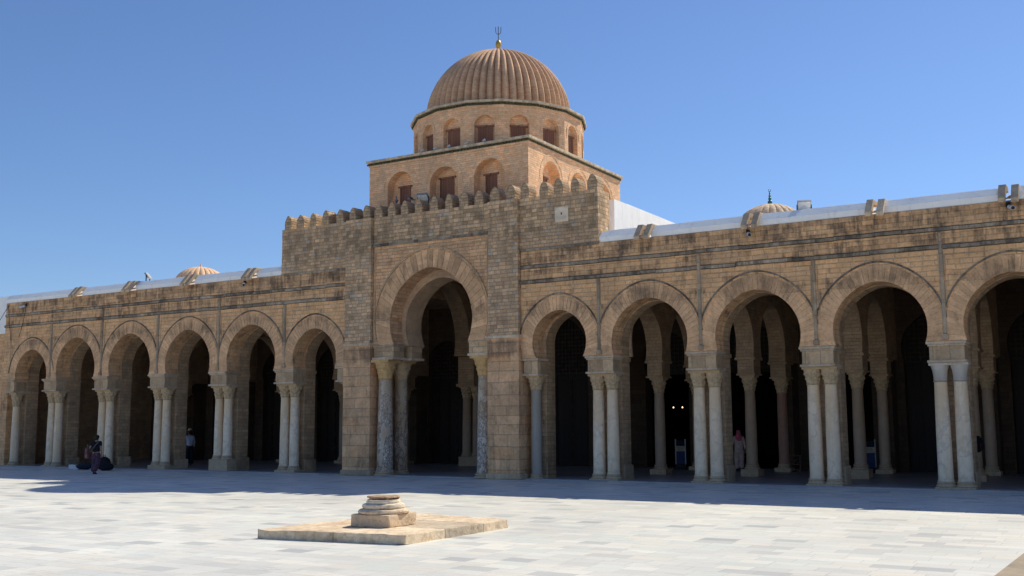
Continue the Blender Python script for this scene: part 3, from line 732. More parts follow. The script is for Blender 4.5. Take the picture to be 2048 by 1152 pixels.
# drum
ND = 16; DR = 3.08; DZ0, DZ1 = TZ + .24, 12.17
ap = DR * math.cos(PI / ND)
drum = None
def facet(k):
    a = -PI / 2 + 2 * PI * k / ND
    n = Vector((math.cos(a), math.sin(a), 0)); t = Vector((-math.sin(a), math.cos(a), 0))
    return n, t
mb = MB(); hw = DR * math.sin(PI / ND); dd = .17
for k in range(ND):
    n, t = facet(k)
    poly = [(-hw, DZ0)]
    a = arcpts(0, 11.56, .345, 11.56, 18, False); poly += [(a[0][0], DZ0)] + a + [(a[-1][0], DZ0)]
    poly += [(hw, DZ0), (hw, DZ1), (-hw, DZ1)]
    m = len(poly)
    P = lambda q, d: (DC[0] + n.x * (ap - d) + t.x * q[0] * (1 - d / ap), DC[1] + n.y * (ap - d) + t.y * q[0] * (1 - d / ap), q[1])
    vs = [P(q, 0) for q in poly] + [P(q, dd) for q in poly]
    mb.add(vs, [list(range(m)), list(range(2 * m - 1, m - 1, -1))] + [(i, (i + 1) % m, (i + 1) % m + m, i + m) for i in range(m)], random.uniform(.45, .55))
mb.build('drum_wall', M['drum'], tw)
for k in range(ND):
    n, t = facet(k)
    if n.y > .6: continue
    mb = MB()
    ringm = MB(); ring(ringm, 0, 11.56, .43, .47, -.012, .02, 11.4, 12, .001, .4, .7)
    vs = [(DC[0] + n.x * (ap - v[1]) + t.x * v[0], DC[1] + n.y * (ap - v[1]) + t.y * v[0], v[2]) for v in ringm.v]
    mb.add(vs, ringm.f)
    mb.build('archivolt', M['drum'], tw)
for k in range(ND):
    n, t = facet(k)
    if n.y > .55: continue
    shutter(tw, lambda u, d, z, n=n, t=t: (DC[0] + n.x * (ap - dd + .03 - d - .02) + t.x * u, DC[1] + n.y * (ap - dd + .01 - d) + t.y * u, z), .25, DZ0 + .02, 11.52)
def poly_ring(r, z0, z1):
    mb = MB(); vs = []
    for z in (z0, z1):
        for k in range(ND):
            a = -PI / 2 + 2 * PI * (k + .5) / ND; vs.append((DC[0] + r * math.cos(a), DC[1] + r * math.sin(a), z))
    return mb.add(vs, [list(range(ND - 1, -1, -1)), list(range(ND, 2 * ND))] + [(k, (k + 1) % ND, (k + 1) % ND + ND, k + ND) for k in range(ND)])
poly_ring((DR * math.cos(PI / ND) - dd) / math.cos(PI / ND) - .004, DZ0, DZ1 + .01).build('drum_core', M['drum'], tw)
poly_ring(DR + .03, DZ1 + .002, DZ1 + .06).build('cornice', M['drum'], tw)
poly_ring(DR + .13, DZ1 + .15, DZ1 + .23).build('cornice_coping', M['coping'], tw, bevel=.02)
mb = MB()
for k in range(ND):
    n, t = facet(k); 
    for i in range(11):
        u = (-.5 + (i + .5) / 11) * 2 * (DR + .05) * math.sin(PI / ND); r = (DR + .06) * math.cos(PI / ND)
        mb.tube([(DC[0] + n.x * (r + .03) + t.x * u, DC[1] + n.y * (r + .03) + t.y * u, DZ1 + .085), (DC[0] + n.x * (r - .1) + t.x * u, DC[1] + n.y * (r - .1) + t.y * u, DZ1 + .13)], .032, 6)
pr = poly_ring(DR + .02, DZ1 + .062, DZ1 + .148); mb.add(pr.v, pr.f)
mb.build('green_tile_trim', M['green'], tw)
# ribbed dome
def ribbed(cx, cy, zc, Rr, nrib, zlow, amp, seg=10, nlat=44, squash=1.0, pw=.5):
    prof = []
    for i in range(nlat + 1):
        e = (PI / 2 - .012) * i / nlat
        prof.append((Rr * math.cos(e), zc + Rr * squash * math.sin(e)))
    prof = [(Rr, zlow)] + prof
    def f(r, z, a):
        k = abs(math.sin(a * nrib / 2)) ** pw            # rounded ribs, sharp grooves
        return r * (1 - amp * (1 - k))
    return MB().lathe(prof, nrib * seg, (cx, cy, 0), rfun=f)
ribbed(DC[0], DC[1], 12.47, 2.65, 58, 12.35, .07, pw=.9, seg=12).build('dome', M['dome'], tw)
dome = [o for o in tw.children if o.name.startswith('dome')][0]
mb = MB().lathe([(.13, 15.05), (.08, 15.17), (.055, 15.26)], 14, (DC[0], DC[1], 0)).ball((DC[0], DC[1], 15.43), .105, 16, 1.75)
o = mb.build('finial_ball', M['gold'], dome, loc=(0, 0, 0), smooth=True)
for v in o.data.vertices: v.co -= Vector((DC[0] * S, DC[1] * S, 6.9 * S))
mb = MB(); cx, cy = DC
sd = Vector((.85, .52, 0))
mb.tube([(cx, cy, 15.6), (cx, cy, 16.12)], .014, 6)
for s_ in (-1, 1):
    pts = [(0, 15.83), (.05, 15.84), (.085, 15.88), (.095, 15.95), (.10, 16.1)]
    mb.tube([(cx + sd.x * s_ * q, cy + sd.y * s_ * q, z) for q, z in pts], .012, 6)
o = mb.build('finial_trident', M['iron'], dome, loc=(0, 0, 0))
for v in o.data.vertices: v.co -= Vector((DC[0] * S, DC[1] * S, 6.9 * S))

# ================================================================== PRAYER HALL behind the gallery
ph = thing('prayer_hall', 'dim prayer hall wall with dark arched wooden doors at the back of the arcade', 'hall', (-17, 8.2, 0))
random.seed(31)
doors = [(x, .98) for x in (-39.72, -36.88, -33.68, -30.45, -27.24, -24.5)] + [(-19.5, 1.5)] + [(-14.9, .9)] + [(x, 1.08) for x in (-11.86, -8.8, -5.72, -2.62, .49, 3.6)]
openb = (-14.9, -11.86, -8.8)
poly = [(-42, 0)]
for (xc, r) in doors:
    zs = 3.95 if r < 1.3 else 4.2
    a = arcpts(xc, zs, r, 3.6 if r < 1.3 else 3.8); poly += [(a[0][0], 0)] + a + [(a[-1][0], 0)]
poly += [(9, 0), (9, 8.0), (-42, 8.0)]
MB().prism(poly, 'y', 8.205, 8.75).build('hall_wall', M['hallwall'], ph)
for (xc, r) in doors:
    zs = 3.95 if r < 1.3 else 4.2; zl = 3.4
    w = r * .93
    # carved lattice tympanum
    fr = arcpts(xc, zs, r + .05, zl, 26)
    d = MB().box(xc - w, xc + w, 8.45, 8.52, zl - .06, zl + .06).build('door_frame', M['door'], ph)
    mb = MB()
    for iz in range(12):
        z = zl + .12 + iz * .15
        hh = r if z < zs else math.sqrt(max(0, r * r - (z - zs) ** 2))
        if hh > .08: mb.box(xc - hh, xc + hh, 8.47, 8.50, z - .022, z + .022)
    ix = -r + .08
    while ix < r:
        top = zs + math.sqrt(max(0, r * r - ix * ix))
        mb.box(xc + ix - .022, xc + ix + .022, 8.465, 8.495, zl, top); ix += .15
    mb.build('lattice_tympanum', M['lattice'], ph)
    mb = MB().prism(fr, 'y', 8.54, 8.58).build('tympanum_back', M['door'], ph)
    for s_ in (-1, 1):
        if xc in openb:
            mb = MB(); hx = xc + s_ * w
            mb.box(*sorted((hx, hx - s_ * .07)), 8.6, 8.6 + w, .05, zl - .06)
            mb.build('door_leaf', M['door'], ph); continue
        x0, x1 = sorted((xc + s_ * .01, xc + s_ * w)); mb = MB().box(x0, x1, 8.47, 8.53, .05, zl - .06)
        pw = (x1 - x0)
        for iz in range(6):
            za = .2 + iz * .53
            for ip in range(2):
                xa = x0 + .06 + ip * pw / 2
                mb.box(xa, xa + pw / 2 - .12, 8.44, 8.475, za, za + .43).box(xa + .06, xa + pw / 2 - .18, 8.42, 8.445, za + .08, za + .35)
        mb.build('door_leaf', M['door'], ph)
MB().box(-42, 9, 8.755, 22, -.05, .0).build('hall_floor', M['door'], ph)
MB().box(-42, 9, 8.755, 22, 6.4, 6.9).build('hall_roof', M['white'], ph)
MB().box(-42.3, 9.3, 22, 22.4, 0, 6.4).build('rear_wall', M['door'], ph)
MB().box(-42.3, -42.005, 1.2, 22, 0, 6.9).build('end_wall', M['inner'], ph)
MB().box(9.005, 9.3, 1.2, 22, 0, 6.9).build('end_wall', M['inner'], ph)
# white raised nave wall beside the tower
nv = thing('nave_wall', 'bright sunlit white wall running back from the right side of the tower', 'wall', (-16.3, 6.85, 6.9))
MB().box(-16.45 + .3, -16.2 + .3 - .3 + .02, 6.86, 16, 6.905, 9.66).build('wall', M['white'], nv, bevel=.02) if False else MB().box(-16.44, -16.2, 7.93, 16, 6.905, 9.70).build('wall', M['white'], nv, bevel=.02)
MB().prism([(6.85, 6.905), (6.85, 9.68), (7.93, 9.69), (7.93, 6.905)], 'x', -16.44, -16.2).build('wall_end', M['white'], nv)
MB().prism([(5.2, 6.905), (5.55, 8.3), (5.9, 8.95), (6.3, 8.3), (6.6, 7.75), (6.85, 7.75), (6.85, 6.905)], 'x', -16.44, -16.25).build('flashing', M['white'], nv, bevel=.02)
MB().tube([(-16.22, 6.7, 6.95), (-16.22, 6.7, 7.8)], .035).build('downpipe', M['metal'], nv)

# small ribbed domes on the prayer hall roof
def small_dome(cx, cy, zc, Rr, mat, name, label, fin):
    t = thing('small_dome', label, 'dome', (cx, cy, 6.9), 'small ribbed domes behind the parapets')
    ribbed(cx, cy, zc, Rr, 24, 6.9, .07, 6, 16, squash=.72).build('dome', M[mat], t)
    top = zc + Rr * .72
    if fin == 'green':
        mb = MB().tube([(cx, cy, top - .05), (cx, cy, top + .5)], .018, 8)
        for dz, r in ((.08, .09), (.22, .065), (.33, .05), (.42, .035)): mb.ball((cx, cy, top + dz), r, 14)
        q = [(math.cos(a_) * .05, math.sin(a_) * .05) for a_ in [R_(100 + i * 38) for i in range(9)]]
        mb.tube([(cx + .85 * u, cy + .5 * u, top + .55 + v) for u, v in q], .012, 6)
        mb.build('finial', M['gfin'], t, smooth=True)
    else:
        mb = MB().tube([(cx, cy, top - .05), (cx, cy, top + .16)], .03, 8).ball((cx, cy, top + .06), .05)
        mb.build('finial', M['ltdome2'], t, smooth=True)
small_dome(-43.05, 12, 9.03, 1.36, 'ltdome2', 'a', 'small peach ribbed dome peeping over the parapet left of the gateway', 'peach')
small_dome(-12.05, 12, 8.97, 1.3, 'ltdome', 'b', 'small pale ribbed dome with green ball finial over the right parapet', 'green')

# side wall at the far left
sw = thing('side_wall', 'plain end wall with whitewashed top left of the last arch', 'wall', (-46, .3, 0))
MB().box(-52, -41.61, .25, .8, 0, 5.6).build('wall', M['facade'], sw)
MB().box(-52, -41.72, .22, .8, 5.601, 7.2).build('whitewashed_top', M['white'], sw)

# ================================================================== SMALL FITTINGS
def floodlight(label, loc, rz, tilt, s=1.0, group='floodlights on the roofs', mast=.12):
    t = thing('floodlight', label, 'floodlight', loc, group, rz)
    def T(x, y, z):
        c, q = math.cos(tilt), math.sin(tilt); return (x * s, (y * c - z * q) * s, (y * q + z * c) * s + mast + .14 * s)
    def tb(x0, x1, y0, y1, z0, z1):
        b = MB().box(x0, x1, y0, y1, z0, z1); b.v = [T(*v) for v in b.v]; return b
    tb(-.2, .2, -.03, .05, -.15, .15).build('housing', M['metal'], t, loc=(0, 0, 0))
    tb(-.175, .175, -.036, -.031, -.125, .125).build('lens', M['glass'], t, loc=(0, 0, 0))
    MB().box(-.22 * s, -.2 * s, -.02, .02, 0, mast + .16 * s).box(.2 * s, .22 * s, -.02, .02, 0, mast + .16 * s).box(-.22 * s, .22 * s, -.02, .02, 0, .02).build('bracket', M['black'], t, loc=(0, 0, 0))
    return t
floodlight('grey floodlight on the white parapet left of the small peach dome', (-33.3, .45, 7.21), R_(-62), R_(38), .85)
floodlight('large floodlight behind the merlons on the gateway top', (-20.2, .62, 8.45), R_(8), R_(48), .95, mast=.5)
floodlight('grey floodlight on the white parapet beside the green finial dome', (-7.6, .5, 7.15), R_(22), R_(34), .9, mast=.1)
# little ledge lights below the drum
sp = None
for i, x in enumerate([-20.75, -20.22, -19.65, -18.95, -18.25]):
    if sp is None:
        t = thing('ledge_light', 'small white spotlight standing on the tower ledge below the drum windows', 'spotlight', (x, 1.28, TZ + .24), 'small spotlights on the tower ledge')
        MB().tube([(0, 0, 0), (0, 0, .1)], .012, 6).build('stem', M['metal'], t, loc=(0, 0, 0))
        MB().tube([(-.03, -.01, .10), (.05, .04, .16)], [.03, .045], 10).build('lamp_head', M['wmetal'], t, loc=(0, 0, 0), smooth=True)
        sp = t
    else: dup(sp, None, (x, 1.28, TZ + .24))
# cctv cameras
def cctv(label, x, z, rz):
    t = thing('security_camera', label, 'camera', (x, .0, z), 'security cameras under the string of waterspouts', rz)
    MB().tube([(0, -.02, .06), (0, -.12, .03)], .018, 6).box(-.05, .05, -.03, .0, .0, .12).build('mount', M['black'], t, loc=(0, 0, 0))
    MB().tube([(0, .04 - .12, .0), (0, -.30, -.07)], [.05, .055], 12).build('housing', M['wmetal'], t, loc=(0, 0, 0), smooth=True)
    MB().tube([(0, -.3, -.07), (0, -.315, -.074)], [.045, .04], 12).build('lens', M['black'], t, loc=(0, 0, 0), smooth=True)
cctv('white security camera on the wall under the second waterspout right of the gateway', -9.0, 6.66, R_(25))
cctv('white security camera below the waterspout at the right edge', -2.62, 6.68, R_(25))
cctv('security camera on the wall close to the left flank of the gateway', -27.6, 6.66, R_(35))
cctv('white security camera hanging among loose cables at the far left end', -40.2, 6.66, R_(-50))
def cable(label, pts, r=.012):
    c0 = pts[0]; o = MB().tube([(p[0] - c0[0], p[1] - c0[1], p[2] - c0[2]) for p in pts], r, 6).build('cable', M['cable'], None, loc=c0)
    tag(o, label, 'cable', 'loose cables at the left end of the arcade')
def curve(p0, p1, sag, n=10, wob=.03):
    return [(p0[0] + (p1[0] - p0[0]) * i / n, p0[1], p0[2] + (p1[2] - p0[2]) * i / n - sag * math.sin(PI * i / n) + random.uniform(-wob, wob)) for i in range(n + 1)]
cable('black cable dangling from the far left camera down over the string courses', curve((-40.15, -.07, 6.6), (-40.55, -.07, 5.35), .12, 12))
cable('black cable falling down the corner of the left end wall', curve((-41.4, -.06, 6.75), (-41.1, -.06, 5.25), .0, 12))
cable('slack cable slanting across the whitewashed end wall', curve((-41.45, -.04, 6.7), (-43.2, .2, 5.5), .25, 12, .0))
# pigeons on two merlons
pg = None
for (x, z, rz, lb) in ((-21.06, 8.93, .6, 'grey pigeon perched on the merlon left of the first tower shutter'), (-20.52, 8.94, -.5, 'grey pigeon perched on a merlon before the first tower shutter')):
    if pg is None:
        t = thing('pigeon', lb, 'bird', (x, .3, z), 'pigeons on the gateway merlons', rz)
        mb = MB().ball((0, 0, .085), .055, 12, 1.0, 1.0, 1.5)
        mb.tube([(0, .05, .1), (0, .12, .07), (0, .19, .05)], [.04, .03, .022], 8).tube([(0, -.05, .1), (0, -.075, .15), (0, -.08, .18)], [.035, .026, .026], 8).ball((0, -.085, .19), .03, 10).tube([(0, -.11, .188), (0, -.14, .18)], [.009, .003], 6)
        mb.build('body', M['pigeon'], t, loc=(0, 0, 0), smooth=True)
        mb = MB()
        for s_ in (-1, 1): mb.ball((s_ * .04, .03, .095), .03, 10, 1.0, .6, 2.6)
        mb.build('wing', M['pigeondark'], t, loc=(0, 0, 0), smooth=True)
        mb = MB()
        for s_ in (-1, 1): mb.tube([(s_ * .02, 0, .05), (s_ * .022, -.005, .0)], .006, 5)
        mb.build('leg', M['rose'], t, loc=(0, 0, 0)); pg = t
    else:
        d = dup(pg, None, (x, .3, z)); d['label'] = lb; d.rotation_euler.z = rz; WORLD[d.name] = (x, .3, z)
# lamps glowing inside the hall
hl = None
for (x, y, z, lb) in ((-19.52, 8.0, 2.13, 'single warm lamp glowing in the dark of the first small arch right of the gateway'),
                  (-15.82, 11, 2.2, 'left lamp of the glowing pair inside the second right arch'), (-15.45, 11, 2.2, 'right lamp of the glowing pair inside the second right arch'),
                  (-10.47, 11, 2.29, 'tiny warm lamp glowing beside the double columns of the third right arch')):
    if hl is None:
        hl = thing('hall_lamp', lb, 'lamp', (x, y, z), 'lit lamps inside the prayer hall')
        MB().ball((0, 0, 0), .022, 12, 1.2).build('bulb', M['bulb'], hl, loc=(0, 0, 0), smooth=True)
        MB().tube([(0, 0, .027), (0, 0, .08)], .015, 8).tube([(0, 0, .07), (0, 0, 1.5)], .006, 5).build('holder', M['iron'], hl, loc=(0, 0, 0))
    else:
        d = dup(hl, None, (x, y, z)); d['label'] = lb

# ================================================================== STONE PLATFORM + COLUMN BASE in the courtyard
pl = [(-11.56, -15.48), (-9.07, -15.13), (-9.05, -12.42), (-11.3, -12.1)]
c0 = (-10.25, -13.8)
mb = MB(); N = 22; vs = []; hgt = .135
for k, z in enumerate((0, .045, .095, hgt)):
    for i in range(4):
        for j in range(N):
            t = j / N; p, q = pl[i], pl[(i + 1) % 4]
            vs.append((p[0] + (q[0] - p[0]) * t - c0[0], p[1] + (q[1] - p[1]) * t - c0[1], z))
n4 = 4 * N; fs = []
for k in range(3):
    for i in range(n4): fs.append((k * n4 + i, k * n4 + (i + 1) % n4, (k + 1) * n4 + (i + 1) % n4, (k + 1) * n4 + i))
fs.append([3 * n4 + i for i in range(n4)])
mb.add(vs, fs)
po = mb.build('stone_platform', M['slab'], None, loc=(c0[0], c0[1], 0), bevel=.016, rough=(.022, 4))
tag(po, 'low square platform of worn beige stone lying on the white courtyard paving', 'platform')
cb = thing('column_base', 'antique moulded column base with rusty plate standing on the courtyard platform', 'column base', (-10.25, -14.12, .135), rotz=R_(3)); cb.scale = (1.06, 1.06, 1.06)
MB().box(-.335, .335, -.345, .345, 0, .175).build('plinth', M['cbase'], cb, loc=(0, 0, 0), bevel=.018, cuts=7, rough=(.018, 7), smooth=True)
def wob(r, z, a): return r * (1 + .016 * math.sin(3 * a + 1) + .010 * math.sin(7 * a) + .006 * math.sin(13 * a + 2))
MB().lathe([(.335, .176), (.362, .185), (.366, .21), (.352, .232), (.32, .242), (.29, .248)], 44, rfun=wob).build('lower_torus', M['cbase'], cb, loc=(0, 0, 0), smooth=True, rough=(.01, 9))
MB().lathe([(.285, .249), (.304, .262), (.308, .285), (.298, .306), (.262, .318), (.245, .322)], 44, rfun=wob).build('upper_torus', M['cbase'], cb, loc=(0, 0, 0), smooth=True, rough=(.008, 9))
MB().lathe([(.244, .323), (.25, .335), (.248, .352), (.236, .36), (.236, .376)], 40).build('neck', M['cbase'], cb, loc=(0, 0, 0), smooth=True, rough=(.005, 9))
for k in range(5):
    a = k * 2 * PI / 5 + .55
    MB().tube([(.20 * math.cos(a), .20 * math.sin(a), .37), (.222 * math.cos(a), .222 * math.sin(a), .402)], .017, 6).build('plate_support', M['rust'], cb, loc=(0, 0, 0))
MB().lathe([(.205, .372), (.205, .400)], 20).build('gap_shade', M['iron'], cb, loc=(0, 0, 0))  # dark disc stands in for the shade in the gap below the plate
MB().lathe([(.225, .397), (.238, .400), (.24, .412), (.234, .421), (.02, .423)], 40, rfun=wob).build('metal_plate', M['rust'], cb, loc=(0, 0, 0), smooth=True, rough=(.007, 8))

# ================================================================== STANDS inside the gallery
def sign(label, x, y, rz):
    t = thing('sign_stand', label, 'sign', (x, y, .035), 'blue sign stands inside the gallery', rz)
    for s_ in (-1, 1): MB().box(s_ * .165 - .018, s_ * .165 + .018, -.02, .02, .18, 1.04).build('post', M['metal'], t, loc=(0, 0, 0))
    MB().box(-.146, .146, -.012, .012, .19, .62).build('blue_panel', M['bluepan'], t, loc=(0, 0, 0))
    MB().box(-.146, .146, -.02, .012, .625, .80).build('notice', M['buff'], t, loc=(0, 0, 0))
    mb = MB()
    for k in range(4): mb.box(-.1, .1 - .03 * (k % 2), -.0225, -.021, .655 + k * .034, .664 + k * .034)
    mb.build('notice_text', M['navy'], t, loc=(0, 0, 0))
    MB().box(-.146, .146, -.012, .012, .805, .99).build('top_panel', M['navy'], t, loc=(0, 0, 0))
    MB().box(-.22, .22, -.13, .13, 0, .05).box(-.16, .16, -.06, .06, .05, .18).build('foot', M['black'], t, loc=(0, 0, 0), bevel=.01)
sign('blue white framed sign stand seen through the second arch right of the gateway', -13.95, 7.0, R_(28))
sign('blue white framed sign stand beside the inner column of the fourth right arch', -7.66, 7.0, R_(28))
sign('half hidden blue sign stand beside the left gate pier', -28.55, 7.1, R_(28))
t = thing('wooden_stand', 'small brown wooden stand with crossed front on the gallery floor beside a fluted column', 'stand', (-10.02, 7.0, .035), rotz=R_(20))
mb = MB()
for sx in (-1, 1):
    for sy in (-1, 1): mb.box(sx * .16 - .018, sx * .16 + .018, sy * .11 - .018, sy * .11 + .018, 0, .5)
mb.build('leg', M['standwood'], t, loc=(0, 0, 0))
MB().box(-.2, .2, -.15, .15, .5, .53).build('top_board', M['standwood'], t, loc=(0, 0, 0))
MB().tube([(-.15, -.125, .46), (.15, -.125, .26)], .015, 6).tube([(.15, -.125, .46), (-.15, -.125, .26)], .015, 6).box(-.15, .15, -.125, -.1, .22, .26).box(-.15, .15, -.125, -.1, .05, .085).build('cross_brace', M['standwood'], t, loc=(0, 0, 0))
# bags dropped at the foot of the columns
def bag(label, loc, w, d, h, mat, rz, kind='bag', name='bag'):
    t = thing(name, label, kind, loc, 'bags and boxes on the ground behind the walking woman', rz)
    MB().ball((0, 0, h * .5), 1, 14, h * .5, w * .5, d * .5).build('body', M[mat], t, loc=(0, 0, 0), cuts=1, rough=(.04, 4), smooth=True)
    MB().tube([(-w * .25, 0, h * .85), (-w * .12, 0, h * 1.12), (w * .12, 0, h * 1.12), (w * .25, 0, h * .85)], .012, 6).build('handle', M['black'], t, loc=(0, 0, 0))
bag('low black bag on the ground left of the woman in patterned trousers', (-35.0, -.75, 0), .8, .5, .26, 'navy', .2)
bag('black bag on the ground at the column foot right of the walking woman', (-33.9, -.75, 0), .55, .45, .5, 'btop', -.3)
bag('dark slumped bag right of the walking woman before the double columns', (-33.45, -1.05, 0), .7, .4, .3, 'btop', .5)
bx = None
for (x, y, w, lb) in ((-36.2, -.4, .26, 'white carton left of the black bags, leftmost on the ground'), (-35.45, -.75, .22, 'smaller white carton beside the low black bag')):
    t = thing('carton', lb, 'box', (x, y, 0), 'bags and boxes on the ground behind the walking woman', .3)
    MB().box(-w / 2, w / 2, -.08, .08, 0, .15).build('body', M['wmetal'], t, loc=(0, 0, 0), bevel=.008)
    MB().box(-w / 2 - .004, w / 2 + .004, -.084, .084, .13, .155).build('lid', M['glass'], t, loc=(0, 0, 0))

# ================================================================== PEOPLE (metres; local origin on the floor, facing +Y)
def skin_mesh(name, verts, edges, mat, parent, sub=2, root=0):
    me = bpy.data.meshes.new(name); me.from_pydata([v[0] for v in verts], edges, [])
    o = bpy.data.objects.new(name, me); C.objects.link(o); o.parent = parent
    md = o.modifiers.new('skin', 'SKIN'); md.use_smooth_shade = True
    if not me.skin_vertices:
        bm = bmesh.new(); bm.from_mesh(me); bm.verts.layers.skin.verify(); bm.to_mesh(me); bm.free()
    for i, v in enumerate(verts):
        r = v[1]; me.skin_vertices[0].data[i].radius = r if isinstance(r, tuple) else (r, r)
        me.skin_vertices[0].data[i].use_root = (i == root)
    s2 = o.modifiers.new('sub', 'SUBSURF'); s2.levels = sub; s2.render_levels = sub
    me.materials.append(mat); return o
def chain(V, E, start, pts):
    prev = start
    for p in pts:
        V.append(p); i = len(V) - 1
        if prev is not None: E.append((prev, i))
        prev = i
    return prev
def person(label, loc, rz, pose, top, bottom, h=1.62, scarf=None, hat=None, sleeves='short', hairmat='hair', long_top=False, topname='shirt'):
    t = thing('person', label, 'person', loc, None, rz); k = h / 1.7
    P = lambda x, y, z: Vector((x * k, y * k, z * k))
    V = []; E = []
    lean = pose.get('lean', 0)
    V.append((P(0, 0, .93), (.15 * k, .11 * k)))
    chest = chain(V, E, 0, [(P(0, lean * .3, 1.12), (.125 * k, .10 * k)), (P(0, lean * .7, 1.33), (.15 * k, .11 * k))])
    nb = chain(V, E, chest, [(P(0, lean, 1.44), (.075 * k, .07 * k)), (P(0, lean * 1.1 + .01, 1.51), (.052 * k, .055 * k))])
    hd = chain(V, E, nb, [(P(0, lean * 1.2 + .03, 1.575), (.068 * k, .085 * k)), (P(0, lean * 1.25 + .02, 1.64), (.076 * k, .095 * k)), (P(0, lean * 1.25, 1.70), (.055 * k, .065 * k))])
    hz = hd - 1
    V.append((P(0, lean * 1.25 + .125, 1.60), .012 * k)); E.append((hz - 1, len(V) - 1))          # nose
    for s_ in (-1, 1): V.append((P(s_ * .088, lean * 1.2 + .0, 1.61), .014 * k)); E.append((hz - 1, len(V) - 1))   # ears
    arms = {}
    for s_, nm in ((-1, 'L'), (1, 'R')):
        el, wr, ha = pose['arm' + nm]
        e = chain(V, E, chest, [(P(s_ * .17, lean, 1.38), .055 * k), (P(*el), .042 * k), (P(*wr), .028 * k), (P(*ha), (.036 * k, .018 * k))])
        wv = P(*ha) - P(*wr); d = wv.normalized(); side = d.cross(Vector((0, 1, 0))).normalized() if abs(d.y) < .9 else Vector((1, 0, 0)); pn = d.cross(side)
        for q, ln in ((-1.5, .062), (-.5, .075), (.5, .07), (1.5, .055)):
            b0 = P(*ha) + d * .03 * k + side * q * .017 * k
            chain(V, E, e, [(b0, .009 * k), (b0 + d * ln * .55 * k + pn * .008, .0085 * k), (b0 + d * ln * k + pn * .024, .007 * k)])
        b0 = P(*wr) + d * .04 * k + side * -.035 * k
        chain(V, E, e - 1, [(b0, .011 * k), (b0 + d * .035 * k + side * -.02 * k, .009 * k)])
    legs = []
    for s_, nm in ((-1, 'L'), (1, 'R')):
        kn, an, to = pose['leg' + nm]
        chain(V, E, 0, [(P(s_ * .09, 0, .86), .095 * k), (P(*kn), .06 * k), (P(*an), .042 * k), (P(*to), (.04 * k, .028 * k))])
    skin_mesh('body', V, E, M['skin'], t)
    # top
    V = []; E = []; V.append((P(0, 0, .92 if long_top else .90), (.20 * k if long_top else .195 * k, .155 * k)))
    if long_top: 
        V.append((P(0, 0, .72), (.225 * k, .16 * k))); E.append((0, 1))
    c = chain(V, E, 0, [(P(0, lean * .3, 1.13), (.185 * k, .145 * k)), (P(0, lean * .7, 1.33), (.19 * k, .145 * k))])
    chain(V, E, c, [(P(0, lean, 1.44), (.08 * k, .078 * k))])
    for s_, nm in ((-1, 'L'), (1, 'R')):
        el, wr, ha = [P(*q) for q in pose['arm' + nm]]; sh = P(s_ * .175, lean, 1.385)
        pts = [(sh, .068 * k), (sh.lerp(el, .75 if sleeves == 'short' else 1.0), .056 * k)]
        if sleeves == 'long': pts.append((el.lerp(wr, .92), .04 * k))
        chain(V, E, c, pts)
    skin_mesh(topname, V, E, top, t)
    V = []; E = []; V.append((P(0, 0, .98), (.165 * k, .13 * k))); c = chain(V, E, 0, [(P(0, 0, .88), (.195 * k, .15 * k))])
    for s_, nm in ((-1, 'L'), (1, 'R')):
        kn, an, to = [P(*q) for q in pose['leg' + nm]]
        chain(V, E, c, [(P(s_ * .10, 0, .8), .128 * k), (kn, .118 * k), (an + Vector((0, 0, .07)), .112 * k), (an + Vector((0, 0, -.01)), .10 * k)])
    skin_mesh('trousers', V, E, bottom, t)
    # shoes
    for nm in 'LR':
        kn, an, to = [P(*q) for q in pose['leg' + nm]]
        a = Vector((an.x, an.y - .03, an.z - .04)); 
        skin_mesh('shoe', [(a, (.045, .045)), (to + Vector((0, .02, .0)), (.042, .03)), (to + Vector((0, .08, -.005)), (.034, .022))], [(0, 1), (1, 2)], M['black'], t)
    if scarf:
        V = []; E = []; V.append((P(0, lean * 1.25 - .01, 1.70), (.07 * k, .08 * k)))
        chain(V, E, 0, [(P(0, lean * 1.2 - .005, 1.63), (.10 * k, .118 * k)), (P(0, lean - .02, 1.52), (.10 * k, .115 * k)), (P(0, lean - .03, 1.40), (.185 * k, .145 * k)), (P(0.02, lean - .05, 1.27), (.17 * k, .13 * k)), (P(.04, lean - .1, 1.15), (.07 * k, .05 * k))])
        skin_mesh('headscarf', V, E, scarf, t)
    else:
        V = []; E = []; V.append((P(0, lean * 1.25 - .02, 1.715), (.085 * k, .09 * k)))
        chain(V, E, 0, [(P(0, lean * 1.22 - .03, 1.645), (.112 * k, .115 * k)), (P(0, lean * 1.15 - .06, 1.56), (.10 * k, .085 * k)), (P(0, lean - .07, 1.48), (.075 * k, .06 * k))])
        skin_mesh('hair', V, E, M[hairmat], t)
    if hat:
        mb = MB().lathe([(.15, 0), (.16, .004), (.09, .02), (.088, .10), (.06, .115), (.01, .12)], 24)
        o = mb.build('hat', hat, t, loc=(0, 0, 0), scale=1, smooth=True); o.location = P(0, lean * 1.25, 1.665)
    return t
stand = dict(armL=((-.23, -.02, 1.12), (-.24, .04, .88), (-.235, .07, .80)), armR=((.23, -.02, 1.12), (.24, .04, .88), (.235, .07, .80)),
             legL=((-.10, .02, .48), (-.10, -.02, .08), (-.11, .10, .03)), legR=((.10, .02, .48), (.10, -.02, .08), (.11, .10, .03)))
walk = dict(lean=.05, armL=((-.26, -.06, 1.14), (-.34, .12, .98), (-.345, .2, .96)), armR=((.235, -.06, 1.13), (.25, -.02, .88), (.245, .02, .80)),
            legL=((-.10, .10, .49), (-.09, .02, .09), (-.10, .14, .03)), legR=((.09, .0, .48), (.09, -.22, .12), (.09, -.12, .03)))
pw = person('person walking away in black top and purple patterned trousers with a strap across the back', (-31.54, -2.96, 0), R_(28), walk, M['btop'], M['pattern'], h=1.60, topname='black_top')
